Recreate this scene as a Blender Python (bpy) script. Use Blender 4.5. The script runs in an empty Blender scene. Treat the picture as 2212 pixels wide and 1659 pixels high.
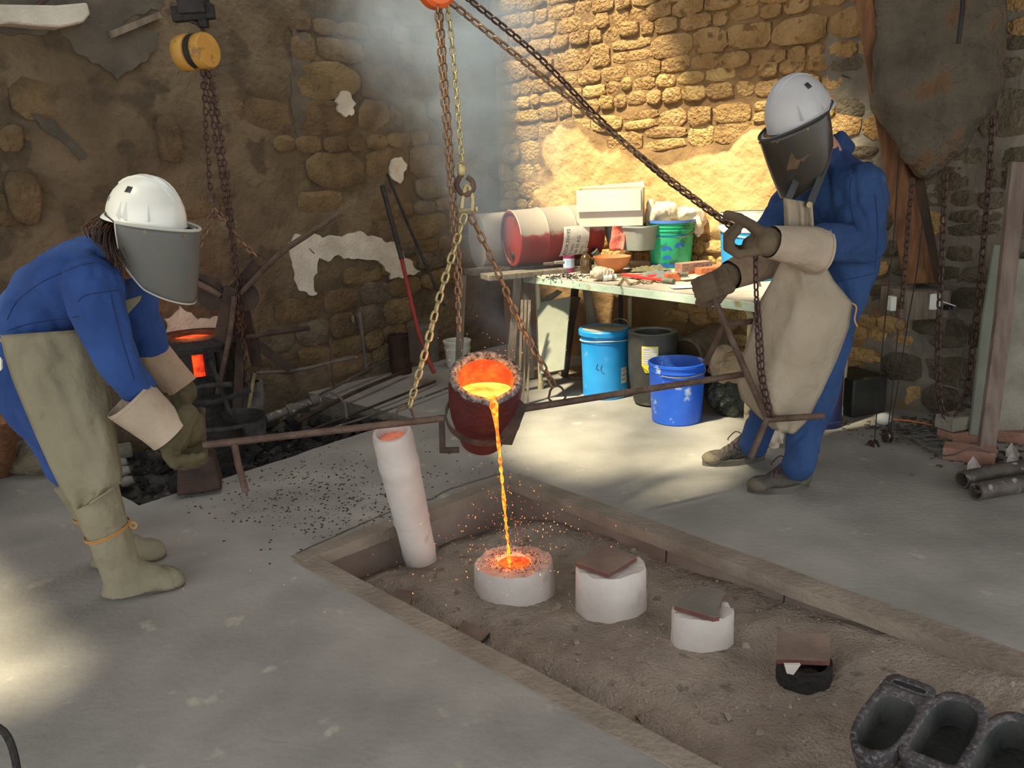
import bpy, bmesh, math, random
from mathutils import Vector, Matrix, noise
import numpy as np
random.seed(7)
R = random.uniform
PI = math.pi
sc = bpy.context.scene
COL = sc.collection
# ---------------------------------------------------------------- camera, sky, sun, exposure
FPX = 1789.0; PITCH = math.radians(14.5); ROLL = math.radians(2.3); CZ = 1.42
_f = Vector((0, math.cos(PITCH), -math.sin(PITCH))); _r0 = Vector((1, 0, 0)); _u0 = _r0.cross(_f)
_u = _u0*math.cos(ROLL) + _r0*math.sin(ROLL); _r = _r0*math.cos(ROLL) - _u0*math.sin(ROLL)
CAM = Vector((0, 0, CZ))
cd = bpy.data.cameras.new('camera'); cam = bpy.data.objects.new('camera', cd); COL.objects.link(cam)
M3 = Matrix((_r, _u, -_f)).transposed().to_4x4(); M3.translation = CAM; cam.matrix_world = M3
cd.sensor_fit = 'HORIZONTAL'; cd.sensor_width = 36; cd.lens = FPX/2212*36; cd.clip_start = .02
sc.camera = cam
vs = sc.view_settings
vs.view_transform = 'Standard'; vs.look = 'None'; vs.gamma = 1; vs.use_curve_mapping = False
vs.exposure = -0.15
w = bpy.data.worlds.new('sky'); sc.world = w; w.use_nodes = True
bg = w.node_tree.nodes['Background']; bg.inputs[0].default_value = (.93, .96, 1.0, 1); bg.inputs[1].default_value = 2.7
SUN = Vector((.42, .30, -.86)).normalized()
sd = bpy.data.lights.new('sun', 'SUN'); sun = bpy.data.objects.new('sun', sd); COL.objects.link(sun)
sd.energy = 13; sd.color = (1, .90, .64); sd.angle = math.radians(4)
sun.rotation_mode = 'QUATERNION'; sun.rotation_quaternion = SUN.to_track_quat('-Z', 'Y'); sun.location = (-3, -2, 8)

def ray(px, py): return _f + _r*((px-1106)/FPX) - _u*((py-829.5)/FPX)
def G(px, py, z=0.0):
    d = ray(px, py); return CAM + d*((z-CZ)/d.z)
def D(px, py, Y):
    d = ray(px, py); return CAM + d*(Y/d.y)
S2 = math.sqrt(.5)
K = Vector((-.055, 6.875, 0))
WD = {'L': Vector((-S2, -S2, 0)), 'R': Vector((S2, -S2, 0))}
WN = {'L': Vector((S2, -S2, 0)), 'R': Vector((-S2, -S2, 0))}
def WH(px, py, side):
    d = ray(px, py); n = WN[side]; t = (K-CAM).dot(n)/d.dot(n); p = CAM + d*t
    return (p-K).dot(WD[side]), p.z
def WP(s, z, side, off=0.0): return K + WD[side]*s + WN[side]*off + Vector((0, 0, z))

# ---------------------------------------------------------------- materials
def lin(c):
    o = []
    for v in c[:3]:
        v /= 255.0; o.append(v/12.92 if v <= .04045 else ((v+.055)/1.055)**2.4)
    return (*o, 1)
def mat(name, c1, c2=None, scale=6, rough=.8, metal=0, bump=.15, bscale=60, spots=None, sscale=25, samt=.12, rnd=0, emit=None, es=0, coat=0, stretch=None, detail=6, bdist=.012):
    m = bpy.data.materials.new(name); m.use_nodes = True; nt = m.node_tree; N = nt.nodes; Lk = nt.links
    b = N['Principled BSDF']; b.inputs['Roughness'].default_value = rough; b.inputs['Metallic'].default_value = metal
    tc = N.new('ShaderNodeTexCoord'); vec = tc.outputs['Object']
    if rnd:
        oi = N.new('ShaderNodeObjectInfo'); 
        ad = N.new('ShaderNodeVectorMath'); ad.operation = 'ADD'; cmb = N.new('ShaderNodeCombineXYZ')
        mu = N.new('ShaderNodeMath'); mu.operation = 'MULTIPLY'; mu.inputs[1].default_value = 37
        Lk.new(oi.outputs['Random'], mu.inputs[0]); Lk.new(mu.outputs[0], cmb.inputs[0]); Lk.new(vec, ad.inputs[0]); Lk.new(cmb.outputs[0], ad.inputs[1]); vec = ad.outputs[0]
    if stretch:
        mp = N.new('ShaderNodeMapping'); mp.inputs['Scale'].default_value = stretch; Lk.new(vec, mp.inputs[0]); vec = mp.outputs[0]
    col = None
    n1 = N.new('ShaderNodeTexNoise'); n1.inputs['Scale'].default_value = scale; n1.inputs['Detail'].default_value = detail; Lk.new(vec, n1.inputs['Vector'])
    rp = N.new('ShaderNodeValToRGB'); rp.color_ramp.elements[0].position = .35; rp.color_ramp.elements[1].position = .65
    rp.color_ramp.elements[0].color = lin(c1); rp.color_ramp.elements[1].color = lin(c2 or c1)
    Lk.new(n1.outputs['Fac'], rp.inputs['Fac']); col = rp.outputs['Color']
    if spots:
        n2 = N.new('ShaderNodeTexNoise'); n2.inputs['Scale'].default_value = sscale; n2.inputs['Detail'].default_value = 4; Lk.new(vec, n2.inputs['Vector'])
        r2 = N.new('ShaderNodeValToRGB'); r2.color_ramp.elements[0].position = .62-samt; r2.color_ramp.elements[1].position = .70-samt
        r2.color_ramp.elements[0].color = (0, 0, 0, 1); r2.color_ramp.elements[1].color = (1, 1, 1, 1); Lk.new(n2.outputs['Fac'], r2.inputs['Fac'])
        mx = N.new('ShaderNodeMix'); mx.data_type = 'RGBA'; Lk.new(r2.outputs['Color'], mx.inputs['Factor']); Lk.new(col, mx.inputs['A']); mx.inputs['B'].default_value = lin(spots); col = mx.outputs['Result']
    if rnd:
        hs = N.new('ShaderNodeHueSaturation'); mr = N.new('ShaderNodeMapRange'); mr.inputs['To Min'].default_value = 1-rnd; mr.inputs['To Max'].default_value = 1+rnd
        Lk.new(oi.outputs['Random'], mr.inputs['Value']); Lk.new(mr.outputs[0], hs.inputs['Value']); Lk.new(col, hs.inputs['Color'])
        mr2 = N.new('ShaderNodeMapRange'); mr2.inputs['To Min'].default_value = .494; mr2.inputs['To Max'].default_value = .506; Lk.new(mu.outputs[0], mr2.inputs['Value']); mr2.inputs['From Max'].default_value = 37
        Lk.new(mr2.outputs[0], hs.inputs['Hue']); col = hs.outputs['Color']
    Lk.new(col, b.inputs['Base Color'])
    if bump:
        n3 = N.new('ShaderNodeTexNoise'); n3.inputs['Scale'].default_value = bscale; n3.inputs['Detail'].default_value = 5; Lk.new(vec, n3.inputs['Vector'])
        bp = N.new('ShaderNodeBump'); bp.inputs['Strength'].default_value = min(1, bump*2.5); bp.inputs['Distance'].default_value = bdist; Lk.new(n3.outputs['Fac'], bp.inputs['Height']); Lk.new(bp.outputs[0], b.inputs['Normal'])
    if emit:
        b.inputs['Emission Color'].default_value = (*emit, 1); b.inputs['Emission Strength'].default_value = es
    if coat: b.inputs['Coat Weight'].default_value = coat
    return m
def emat(name, c1, c2, s1, s2, scale=20):
    m = bpy.data.materials.new(name); m.use_nodes = True; nt = m.node_tree; N = nt.nodes; Lk = nt.links
    b = N['Principled BSDF']; b.inputs['Base Color'].default_value = (.03, .01, .005, 1); b.inputs['Roughness'].default_value = .7
    tc = N.new('ShaderNodeTexCoord'); n = N.new('ShaderNodeTexNoise'); n.inputs['Scale'].default_value = scale; n.inputs['Detail'].default_value = 4
    Lk.new(tc.outputs['Object'], n.inputs['Vector']); rp = N.new('ShaderNodeValToRGB')
    rp.color_ramp.elements[0].position = .38; rp.color_ramp.elements[1].position = .62
    rp.color_ramp.elements[0].color = (*[x*s1 for x in c1], 1); rp.color_ramp.elements[1].color = (*[x*s2 for x in c2], 1)
    Lk.new(n.outputs['Fac'], rp.inputs['Fac']); Lk.new(rp.outputs['Color'], b.inputs['Emission Color']); b.inputs['Emission Strength'].default_value = 1
    return m
M = {}
M['concrete'] = mat('concrete', (132, 128, 120), (158, 153, 144), 2.3, .85, bump=.1, bscale=40, spots=(176, 168, 152), sscale=7, samt=-.03)
M['curb'] = mat('curb', (122, 109, 94), (148, 135, 118), 5, .95, bump=.3, bscale=50)
M['pitwall'] = mat('pit_plaster', (126, 110, 98), (150, 135, 122), 4, .95, bump=.25, bscale=30)
M['sand'] = mat('sand', (148, 134, 119), (174, 159, 142), 5, 1, bump=.5, bscale=90, spots=(128, 114, 100), sscale=14, samt=.0, bdist=0.02)
M['stone'] = mat('ochre_stone', (166, 130, 78), (196, 160, 104), 7, .95, bump=.5, bscale=45, rnd=.2, spots=(140, 108, 66), sscale=16, samt=.04, bdist=0.035)
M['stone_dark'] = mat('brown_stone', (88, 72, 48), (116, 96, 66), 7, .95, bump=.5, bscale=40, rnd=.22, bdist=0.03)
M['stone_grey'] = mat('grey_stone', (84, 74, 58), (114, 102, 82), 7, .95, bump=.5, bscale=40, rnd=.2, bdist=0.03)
M['mortar'] = mat('earth_mortar', (112, 86, 54), (146, 114, 74), 5, 1, bump=.32, bscale=13, bdist=0.03)
M['mortar_brown'] = mat('brown_earth_mortar', (74, 62, 46), (100, 86, 64), 5, 1, bump=.6, bscale=35)
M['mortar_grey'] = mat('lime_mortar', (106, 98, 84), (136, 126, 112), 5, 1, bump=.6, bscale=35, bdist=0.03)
M['plaster'] = mat('old_plaster', (86, 73, 55), (110, 95, 73), 3.5, 1, bump=.5, bscale=22, spots=(78, 67, 50), sscale=5, samt=.07, bdist=0.03)
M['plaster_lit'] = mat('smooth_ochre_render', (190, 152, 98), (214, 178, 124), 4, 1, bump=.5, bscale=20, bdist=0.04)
M['white_plaster'] = mat('white_plaster', (176, 168, 150), (200, 194, 178), 8, .95, bump=.3, bscale=50)
M['cement'] = mat('dark_cement', (74, 68, 58), (96, 88, 74), 5, 1, bump=.4, bscale=30)
M['hood'] = mat('sooty_render', (72, 64, 52), (108, 98, 82), 4, 1, bump=.8, bscale=28, spots=(104, 78, 54), sscale=4, samt=.1, bdist=0.04)
M['wood'] = mat('old_wood', (98, 64, 38), (134, 92, 58), 4, .85, bump=.25, bscale=20, stretch=(8, 8, 1))
M['wood_dark'] = mat('dark_wood', (52, 38, 26), (78, 58, 40), 4, .9, bump=.25, bscale=20)
M['wood_grey'] = mat('weathered_wood', (104, 92, 76), (134, 122, 104), 5, .9, bump=.3, bscale=25, stretch=(6, 6, 1))
M['wood_red'] = mat('dusty_red_wood', (104, 88, 78), (128, 112, 100), 5, .9, bump=.3, bscale=25, stretch=(6, 6, 1))
M['rust'] = mat('rusty_steel', (80, 62, 52), (110, 90, 76), 12, .65, .4, bump=.25, bscale=90)
M['rust_dark'] = mat('dark_rust', (50, 38, 32), (76, 56, 44), 12, .7, .3, bump=.2, bscale=80)
M['steel'] = mat('worn_steel', (120, 110, 84), (160, 148, 112), 14, .45, .7, bump=.1, bscale=90)
M['chain_brown'] = mat('brown_chain_steel', (104, 78, 58), (146, 116, 88), 16, .5, .5, bump=.1, bscale=90)
M['chain_dark'] = mat('dark_chain_steel', (58, 42, 38), (84, 62, 54), 16, .5, .5, bump=.1, bscale=90)
M['chain_pale'] = mat('pale_brass_steel', (150, 136, 92), (180, 166, 122), 16, .42, .55, bump=.1, bscale=90)
M['blackiron'] = mat('black_iron', (30, 28, 27), (52, 48, 44), 9, .65, .3, bump=.3, bscale=50)
M['char'] = mat('charcoal', (26, 25, 24), (62, 58, 54), 14, .9, bump=.5, bscale=60, rnd=.4)
M['ash'] = mat('coal_ash', (34, 32, 30), (84, 80, 74), 9, 1, bump=.8, bscale=50, spots=(110, 106, 98), sscale=30, samt=.03)
M['mold'] = mat('plaster_mould', (188, 178, 168), (206, 197, 187), 5, .9, bump=.15, bscale=40, spots=(186, 174, 160), sscale=9, samt=0)
M['moldpink'] = mat('pink_plaster_top', (186, 162, 148), (208, 192, 180), 9, .9, bump=.3, bscale=40, spots=(120, 96, 84), sscale=60, samt=.02)
M['tile'] = mat('terracotta_tile', (112, 92, 80), (138, 118, 104), 6, .7, bump=.1, bscale=60)
M['tile_red'] = mat('red_tile_edge', (100, 62, 50), (122, 80, 66), 8, .8, bump=.2, bscale=60)
M['tile_grey'] = mat('grey_fired_tile', (104, 100, 90), (128, 122, 110), 6, .6, bump=.1, bscale=60)
M['ingot'] = mat('cast_iron', (52, 48, 50), (80, 74, 74), 7, .75, .1, bump=.35, bscale=60, spots=(104, 98, 94), sscale=75, samt=.09)
M['ingot_in'] = mat('cast_iron_inside', (38, 40, 38), (72, 74, 66), 6, .8, .0, bump=.3, bscale=60)
M['crucible'] = mat('red_hot_clay', (58, 24, 24), (36, 24, 24), 14, .5, bump=.4, bscale=45, spots=(40, 22, 22), sscale=10, samt=.05, emit=(.5, .02, .014), es=.07)
M['crucible_rim'] = mat('glazed_rim', (34, 30, 30), (150, 144, 138), 60, .25, bump=.8, bscale=120, emit=(.5, .06, .02), es=.03)
M['glow_wall'] = emat('glowing_inner_wall', (1, .055, .008), (1, .17, .02), .9, 1.3, 14)
M['melt'] = emat('molten_bronze', (1, .42, .03), (1, .66, .10), 1.3, 2.0, 10)
M['stream'] = emat('molten_stream', (1, .17, .01), (1, .50, .04), 1.2, 1.9, 60)
M['melt_red'] = emat('cooling_melt', (1, .035, .01), (1, .16, .015), .9, 1.5, 50)
M['spark'] = emat('spark', (1, .16, .04), (1, .4, .1), 2.0, 3.0, 5)
M['coalglow'] = emat('glowing_coal', (.9, .02, .005), (1, .09, .012), .7, 1.5, 16)
def cloth(name, c1, c2, rough=.9, scale=4, **k): return mat(name, c1, c2, scale, rough, bump=.3, bscale=11, bdist=.035, **k)
M['blue'] = cloth('blue_cotton', (24, 54, 108), (36, 70, 130))
M['blue2'] = cloth('faded_blue_cotton', (24, 50, 92), (38, 68, 112), spots=(54, 80, 118), sscale=9, samt=-.02)
M['leather'] = cloth('grey_leather', (112, 106, 84), (134, 126, 102), .75, 3)
M['leather2'] = cloth('beige_leather', (146, 132, 110), (166, 152, 130), .8, 3)
M['cuff'] = cloth('suede_cuff', (158, 142, 122), (178, 160, 138), .9, 5)
M['cuff2'] = cloth('brown_suede_cuff', (146, 122, 98), (170, 146, 120), .9, 5)
M['glove'] = cloth('olive_glove', (66, 58, 36), (88, 78, 50), .85, 6)
M['glove2'] = cloth('brown_glove', (82, 68, 50), (108, 92, 70), .85, 6)
M['helmet'] = mat('white_helmet', (216, 216, 206), (228, 228, 218), 5, .35, bump=0, coat=.3)
M['helmet2'] = mat('dusty_white_helmet', (178, 176, 176), (196, 194, 192), 5, .5, bump=.03)
M['rim'] = mat('pale_edge_trim', (170, 168, 156), (190, 188, 176), 5, .4, bump=0)
M['darkstrap'] = mat('dark_strap', (46, 46, 48), (60, 60, 62), 5, .6, bump=.05)
M['skin'] = mat('skin', (168, 118, 92), (184, 134, 108), 5, .6, bump=.05)
M['hair'] = mat('brown_hair', (52, 34, 24), (92, 60, 40), 30, .5, bump=.5, bscale=160, stretch=(1, 1, .2))
M['eye'] = mat('eye', (30, 26, 22), (40, 34, 30), 5, .3, bump=0)
M['shoe'] = mat('dusty_shoe', (86, 78, 62), (116, 106, 86), 9, .85, bump=.3, bscale=70)
M['shoe_dark'] = mat('dark_shoe_upper', (46, 44, 42), (84, 78, 70), 12, .85, bump=.3, bscale=70)
M['sole'] = mat('shoe_sole', (58, 56, 52), (92, 88, 78), 9, .9, bump=.2, bscale=70)
M['lace'] = mat('maroon_lace', (58, 28, 26), (78, 40, 36), 9, .9, bump=.1)
M['string'] = mat('orange_twine', (176, 120, 54), (196, 142, 76), 9, .9, bump=.1)
M['mint'] = mat('mint_table_paint', (176, 196, 176), (196, 212, 192), 5, .6, bump=.1, bscale=50, spots=(148, 142, 100), sscale=6, samt=.02)
M['tabletop'] = mat('dusty_tabletop', (158, 146, 132), (186, 176, 162), 6, .85, bump=.15, bscale=60)
M['cream'] = mat('cream_paint', (168, 156, 122), (190, 178, 142), 8, .6, bump=.1, spots=(122, 98, 66), sscale=16, samt=.04)
M['card'] = mat('cardboard', (186, 166, 132), (202, 184, 150), 4, .85, bump=.06, bscale=60, stretch=(1, 1, .1))
M['card_white'] = mat('white_cardboard', (206, 196, 178), (216, 208, 192), 4, .8, bump=.05, bscale=60)
M['basin'] = mat('grey_plastic_basin', (136, 146, 138), (156, 164, 156), 5, .45, bump=.05)
M['redcloth'] = cloth('red_pink_cloth', (196, 78, 62), (212, 132, 112), scale=9)
M['green'] = mat('green_plastic', (18, 150, 106), (36, 172, 124), 4, .4, bump=.05, spots=(40, 118, 88), sscale=14, samt=0)
M['bluelid'] = mat('blue_plastic_rim', (64, 108, 196), (84, 128, 208), 4, .4, bump=.03)
M['blueprint'] = mat('blue_print', (20, 78, 168), (26, 88, 178), 4, .5, bump=0)
M['skyblue'] = mat('sky_blue_drum', (28, 138, 208), (52, 158, 222), 4, .4, bump=.04, spots=(110, 170, 206), sscale=10, samt=-.02)
M['royal'] = mat('royal_blue_bucket', (24, 84, 204), (44, 104, 218), 5, .4, bump=.04, spots=(176, 196, 222), sscale=11, samt=.0)
M['royal_in'] = mat('splashed_bucket_inside', (40, 92, 200), (72, 120, 210), 7, .5, bump=.1, spots=(226, 226, 222), sscale=9, samt=.09)
M['whitepl'] = mat('white_plastic', (214, 214, 202), (228, 228, 216), 5, .45, bump=.03)
M['graphite'] = mat('graphite', (50, 50, 47), (72, 72, 67), 6, .55, .1, bump=.15, bscale=25, spots=(104, 102, 96), sscale=8, samt=-.01)
M['graphite_top'] = mat('graphite_rim', (126, 124, 108), (146, 142, 126), 9, .7, bump=.1)
M['yellow'] = mat('yellow_label', (226, 208, 26), (238, 220, 44), 9, .6, bump=0)
M['paper'] = mat('paper_label', (206, 204, 190), (222, 220, 206), 9, .8, bump=.03)
M['ink'] = mat('black_ink', (24, 22, 24), (34, 32, 34), 9, .8, bump=0)  # print ink, also the painted dark of slots and pipe mouths
M['inkbrown'] = mat('brown_ink', (150, 90, 70), (160, 100, 80), 9, .8, bump=0)
M['inkgrey'] = mat('grey_ink', (120, 116, 116), (134, 130, 130), 9, .8, bump=0)
M['drumred'] = mat('drum_red', (122, 34, 28), (150, 48, 40), 5, .55, bump=.06, spots=(96, 40, 34), sscale=9, samt=.03)
M['drumdust'] = mat('dust_on_drum', (158, 146, 130), (176, 164, 148), 5, .9, bump=.06)
M['panelgrey'] = mat('grey_green_panel', (116, 118, 104), (136, 138, 122), 4, .8, bump=.05)
M['brick'] = mat('orange_brick', (176, 92, 56), (196, 116, 78), 9, .9, bump=.2, bscale=50)
M['brick_pink'] = mat('dusty_pink_brick', (142, 104, 86), (164, 126, 106), 9, .9, bump=.2, bscale=50)
M['concblock'] = mat('grey_block', (124, 118, 104), (146, 140, 124), 9, .9, bump=.3, bscale=50)
M['terracotta'] = mat('terracotta', (184, 112, 66), (198, 128, 82), 8, .8, bump=.08)
M['amber'] = mat('brown_glass', (62, 46, 24), (84, 66, 36), 8, .15, bump=.02, coat=.5)
M['jar'] = mat('milky_jar', (146, 138, 98), (164, 156, 116), 8, .4, bump=.02)
M['jarlid'] = mat('red_lid', (150, 64, 52), (186, 130, 112), 9, .6, bump=.05)
M['tin'] = mat('purple_tin', (116, 34, 72), (146, 52, 92), 8, .5, bump=.02)
M['tinprint'] = mat('blue_white_print', (140, 176, 206), (214, 206, 214), 40, .5, bump=0)
M['redtool'] = mat('red_tool_paint', (196, 42, 38), (208, 60, 52), 8, .4, bump=.02)
M['greygrip'] = mat('grey_rubber_grip', (96, 98, 84), (116, 118, 104), 8, .8, bump=.2)
M['foil'] = mat('crumpled_white_plastic', (180, 164, 142), (206, 192, 170), 8, .4, bump=.2, bscale=16, bdist=0.03)
M['ragblue'] = cloth('grey_blue_rag', (104, 112, 112), (142, 138, 120), scale=7)
M['ragolive'] = cloth('olive_rag', (96, 92, 66), (124, 116, 84), scale=7)
M['bagpaper'] = mat('crumpled_paper_bag', (146, 126, 98), (170, 150, 120), 6, .9, bump=.3, bscale=30, bdist=0.04)
M['bagdark'] = mat('dark_green_bag', (36, 42, 34), (60, 66, 54), 6, .5, bump=.4, bscale=30, bdist=0.05)
M['rustblue'] = mat('blue_rusted_cylinder', (28, 46, 92), (96, 58, 38), 5, .6, .2, bump=.15, bscale=50)
M['pipe'] = mat('limescaled_pipe', (68, 60, 54), (96, 88, 80), 9, .6, .2, bump=.2, bscale=60, spots=(156, 150, 140), sscale=24, samt=.02)
M['orange'] = mat('orange_hoist', (206, 84, 30), (220, 100, 44), 5, .4, bump=.03)
M['yelhoist'] = mat('yellow_hoist', (176, 128, 52), (194, 148, 72), 7, .5, bump=.06, spots=(128, 92, 44), sscale=14, samt=.02)
M['wire'] = mat('grey_cable', (76, 72, 66), (98, 94, 86), 9, .7, bump=.05)
M['pebble'] = mat('pebbles', (140, 124, 104), (196, 182, 160), 9, .9, bump=.2, rnd=.25)
M['blackbox'] = mat('black_box', (36, 36, 32), (56, 56, 50), 9, .6, bump=.06)
def screen(name, col, alpha, rough=.3):
    m = bpy.data.materials.new(name); m.use_nodes = True; N = m.node_tree.nodes; b = N['Principled BSDF']
    b.inputs['Base Color'].default_value = lin(col); b.inputs['Roughness'].default_value = rough; b.inputs['Alpha'].default_value = alpha
    return m
M['visor'] = screen('wire_gauze_visor', (98, 98, 92), .72, .4)
M['visor2'] = screen('tinted_visor', (58, 52, 44), .80, .25)
M['film'] = screen('clear_plastic_film', (222, 216, 204), .5, .2)

# ---------------------------------------------------------------- mesh helpers
def frame(d):
    d = Vector(d).normalized(); a = Vector((0, 0, 1)) if abs(d.z) < .9 else Vector((0, 1, 0))
    x = a.cross(d).normalized(); y = d.cross(x); return x, y, d
def rotm(x, y, z): return Matrix((x, y, z)).transposed()
class MB:
    def __init__(s): s.v = []; s.f = []
    def add(s, vs_, fs_):
        o = len(s.v); s.v += [Vector(p) for p in vs_]; s.f += [tuple(i+o for i in f) for f in fs_]; return s
    def box(s, c, size, rot=None, taper=1.0):
        c = Vector(c); hx, hy, hz = [q/2 for q in size]; P = []
        for z in (-1, 1):
            t = taper if z > 0 else 1
            for x, y in ((-1, -1), (1, -1), (1, 1), (-1, 1)): P.append(Vector((x*hx*t, y*hy*t, z*hz)))
        if rot is not None: P = [rot @ p for p in P]
        return s.add([c+p for p in P], [(3, 2, 1, 0), (4, 5, 6, 7), (0, 1, 5, 4), (1, 2, 6, 5), (2, 3, 7, 6), (3, 0, 4, 7)])
    def rings(s, rings, closed=True, cap0=True, cap1=True):
        n = len(rings[0]); vs_ = [p for r in rings for p in r]; fs = []
        for i in range(len(rings)-1):
            for j in range(n if closed else n-1):
                a = i*n+j; b = i*n+(j+1) % n; fs.append((a, b, b+n, a+n))
        if cap0: fs.append(tuple(range(n-1, -1, -1)))
        if cap1: fs.append(tuple((len(rings)-1)*n+j for j in range(n)))
        return s.add(vs_, fs)
    def tube(s, pts, r, n=8, caps=True, loop=False):
        pts = [Vector(p) for p in pts]; m = len(pts); rr = r if isinstance(r, (list, tuple)) else [r]*m; out = []; x = None
        for i in range(m):
            if loop: t = (pts[(i+1) % m]-pts[i-1])
            else: t = pts[min(i+1, m-1)]-pts[max(i-1, 0)]
            t = t.normalized() if t.length > 1e-9 else Vector((0, 0, 1))
            if x is None: x = frame(t)[0]
            x = (x - t*x.dot(t)); x = x.normalized() if x.length > 1e-6 else frame(t)[0]
            y = t.cross(x)
            out.append([pts[i]+(x*math.cos(a)+y*math.sin(a))*rr[i] for a in [2*PI*k/n for k in range(n)]])
        if loop: out.append(out[0]); caps = False
        return s.rings(out, True, caps, caps)
    def lathe(s, prof, o=(0, 0, 0), ax=(0, 0, 1), n=28, ex=1.0, ey=1.0, cap0=True, cap1=True, jit=0, xdir=None):
        o = Vector(o); x, y, z = frame(ax)
        if xdir is not None:
            z = Vector(ax).normalized(); x = Vector(xdir); x = (x-z*x.dot(z)).normalized(); y = z.cross(x)
        out = []
        for r, h in prof:
            out.append([o+z*h+(x*math.cos(a)*ex+y*math.sin(a)*ey)*r*(1+(jit*noise.noise(Vector((math.cos(a)*2, math.sin(a)*2, h*9))) if jit else 0)) for a in [2*PI*k/n for k in range(n)]])
        return s.rings(out, True, cap0, cap1)
    def ell(s, c, ax, n=14, m=9):
        c = Vector(c); A, B, C = [Vector(q) for q in ax]; out = []
        for i in range(m):
            t = PI*(.04+.92*i/(m-1)); out.append([c+A*math.sin(t)*math.cos(a)+B*math.sin(t)*math.sin(a)+C*-math.cos(t) for a in [2*PI*k/n for k in range(n)]])
        return s.rings(out)
    def cap_(s, p0, p1, r0, r1, n=12):
        p0 = Vector(p0); p1 = Vector(p1); d = p1-p0; L = d.length
        if L < 1e-5: d = Vector((0, 0, 1))
        x, y, z = frame(d); out = []
        for i in range(5):
            t = PI/2*(.12+.88*i/4) ; out.append([p0 - z*math.cos(t)*r0 + (x*math.cos(a)+y*math.sin(a))*math.sin(t)*r0 for a in [2*PI*k/n for k in range(n)]])
        for i in range(5):
            t = PI/2*(1-.88*i/4); out.append([p1 + z*math.cos(t)*r1 + (x*math.cos(a)+y*math.sin(a))*math.sin(t)*r1 for a in [2*PI*k/n for k in range(n)]])
        return s.rings(out)
    def prism(s, poly, off):
        n = len(poly); off = Vector(off); a = [Vector(p) for p in poly]; b = [p+off for p in a]
        return s.add(a+b, [tuple(range(n-1, -1, -1)), tuple(range(n, 2*n))]+[(i, (i+1) % n, n+(i+1) % n, n+i) for i in range(n)])
    def mesh(s, name, m=None, sharp=38, fix=True):
        me = bpy.data.meshes.new(name); me.from_pydata(s.v, [], s.f); 
        if fix:
            b = bmesh.new(); b.from_mesh(me); bmesh.ops.recalc_face_normals(b, faces=b.faces); b.to_mesh(me); b.free()
        if m is not None: me.materials.append(m)
        me.shade_smooth(); me.set_sharp_from_angle(angle=math.radians(sharp)); me.update(); return me
    def build(s, name, m, parent=None, bevel=0, sharp=38, fix=True):
        me = s.mesh(name, m, sharp, fix); o = link(name, me, parent)
        if bevel:
            bv = o.modifiers.new('b', 'BEVEL'); bv.width = bevel; bv.segments = 2; bv.limit_method = 'ANGLE'
        return o
def link(name, me, parent=None, mw=None):
    o = bpy.data.objects.new(name, me); COL.objects.link(o)
    if parent is not None:
        o.parent = parent; o.matrix_parent_inverse = Matrix.Translation(-Vector(parent.get('_loc', (0, 0, 0))))
    if mw is not None: o.matrix_basis = mw
    return o
def tag(o, label=None, cat=None, group=None, kind=None):
    if label: o['label'] = label
    if cat: o['category'] = cat
    if group: o['group'] = group
    if kind: o['kind'] = kind
    return o
def thing(name, label, cat, loc=(0, 0, 0), group=None):
    o = bpy.data.objects.new(name, None); COL.objects.link(o); o.location = loc; o.empty_display_size = .05; o['_loc'] = tuple(loc)
    return tag(o, label, cat, group)
def nv(p, s): return noise.noise_vector(Vector(p)*s)
def remesh(mb, name, m, parent, voxel=.012, smooth=6, fold=0, fscale=7, disp=None):
    me = mb.mesh('tmp', m); o = bpy.data.objects.new('tmp', me); COL.objects.link(o)
    md = o.modifiers.new('r', 'REMESH'); md.mode = 'VOXEL'; md.voxel_size = voxel; md.use_smooth_shade = True
    if smooth:
        sm = o.modifiers.new('s', 'SMOOTH'); sm.iterations = smooth; sm.factor = .5
    dg = bpy.context.evaluated_depsgraph_get(); dg.update()
    e = bpy.data.meshes.new_from_object(o.evaluated_get(dg)); bpy.data.objects.remove(o); bpy.data.meshes.remove(me)
    if fold or disp:
        nr = [v.normal.copy() for v in e.vertices]
        for v, n_ in zip(e.vertices, nr):
            p = v.co
            if fold:
                q = Vector((p.x*fscale, p.y*fscale, p.z*fscale*.55)); f1 = noise.noise(q); f2 = noise.noise(q*2.3+Vector((5, 1, 3)))
                v.co = p + n_*(-max(0, 1-abs(f1)*7)*.42*fold + f2*.45*fold + f1*.35*fold)
            if disp: v.co = disp(v.co, n_)
    e.name = name; e.shade_smooth()
    if not e.materials: e.materials.append(m)
    return link(name, e, parent)
def oriented(c, x, y, z):
    mm = rotm(x, y, z).to_4x4(); mm.translation = c; return mm
def smoothpath(pts, k=6):
    pts = [Vector(p) for p in pts]; out = []
    for i in range(len(pts)-1):
        p0 = pts[max(i-1, 0)]; p1 = pts[i]; p2 = pts[i+1]; p3 = pts[min(i+2, len(pts)-1)]
        for j in range(k):
            t = j/k; out.append(.5*((2*p1)+(-p0+p2)*t+(2*p0-5*p1+4*p2-p3)*t*t+(-p0+3*p1-3*p2+p3)*t**3))
    return out+[pts[-1]]
_lk = {}
def link_mesh(L, W_, r, m):
    key = (round(L, 4), round(W_, 4), round(r, 4), m.name)
    if key not in _lk:
        pts = []; hw = W_/2-r; hl = L/2-hw-r
        for k in range(7): a = -PI/2+PI*k/6; pts.append(Vector((hl+math.cos(a)*hw, math.sin(a)*hw, 0)))
        for k in range(7): a = PI/2+PI*k/6; pts.append(Vector((-hl+math.cos(a)*hw, math.sin(a)*hw, 0)))
        _lk[key] = MB().tube(pts, r, 6, loop=True).mesh('link', m, 180)
    return _lk[key]
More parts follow.
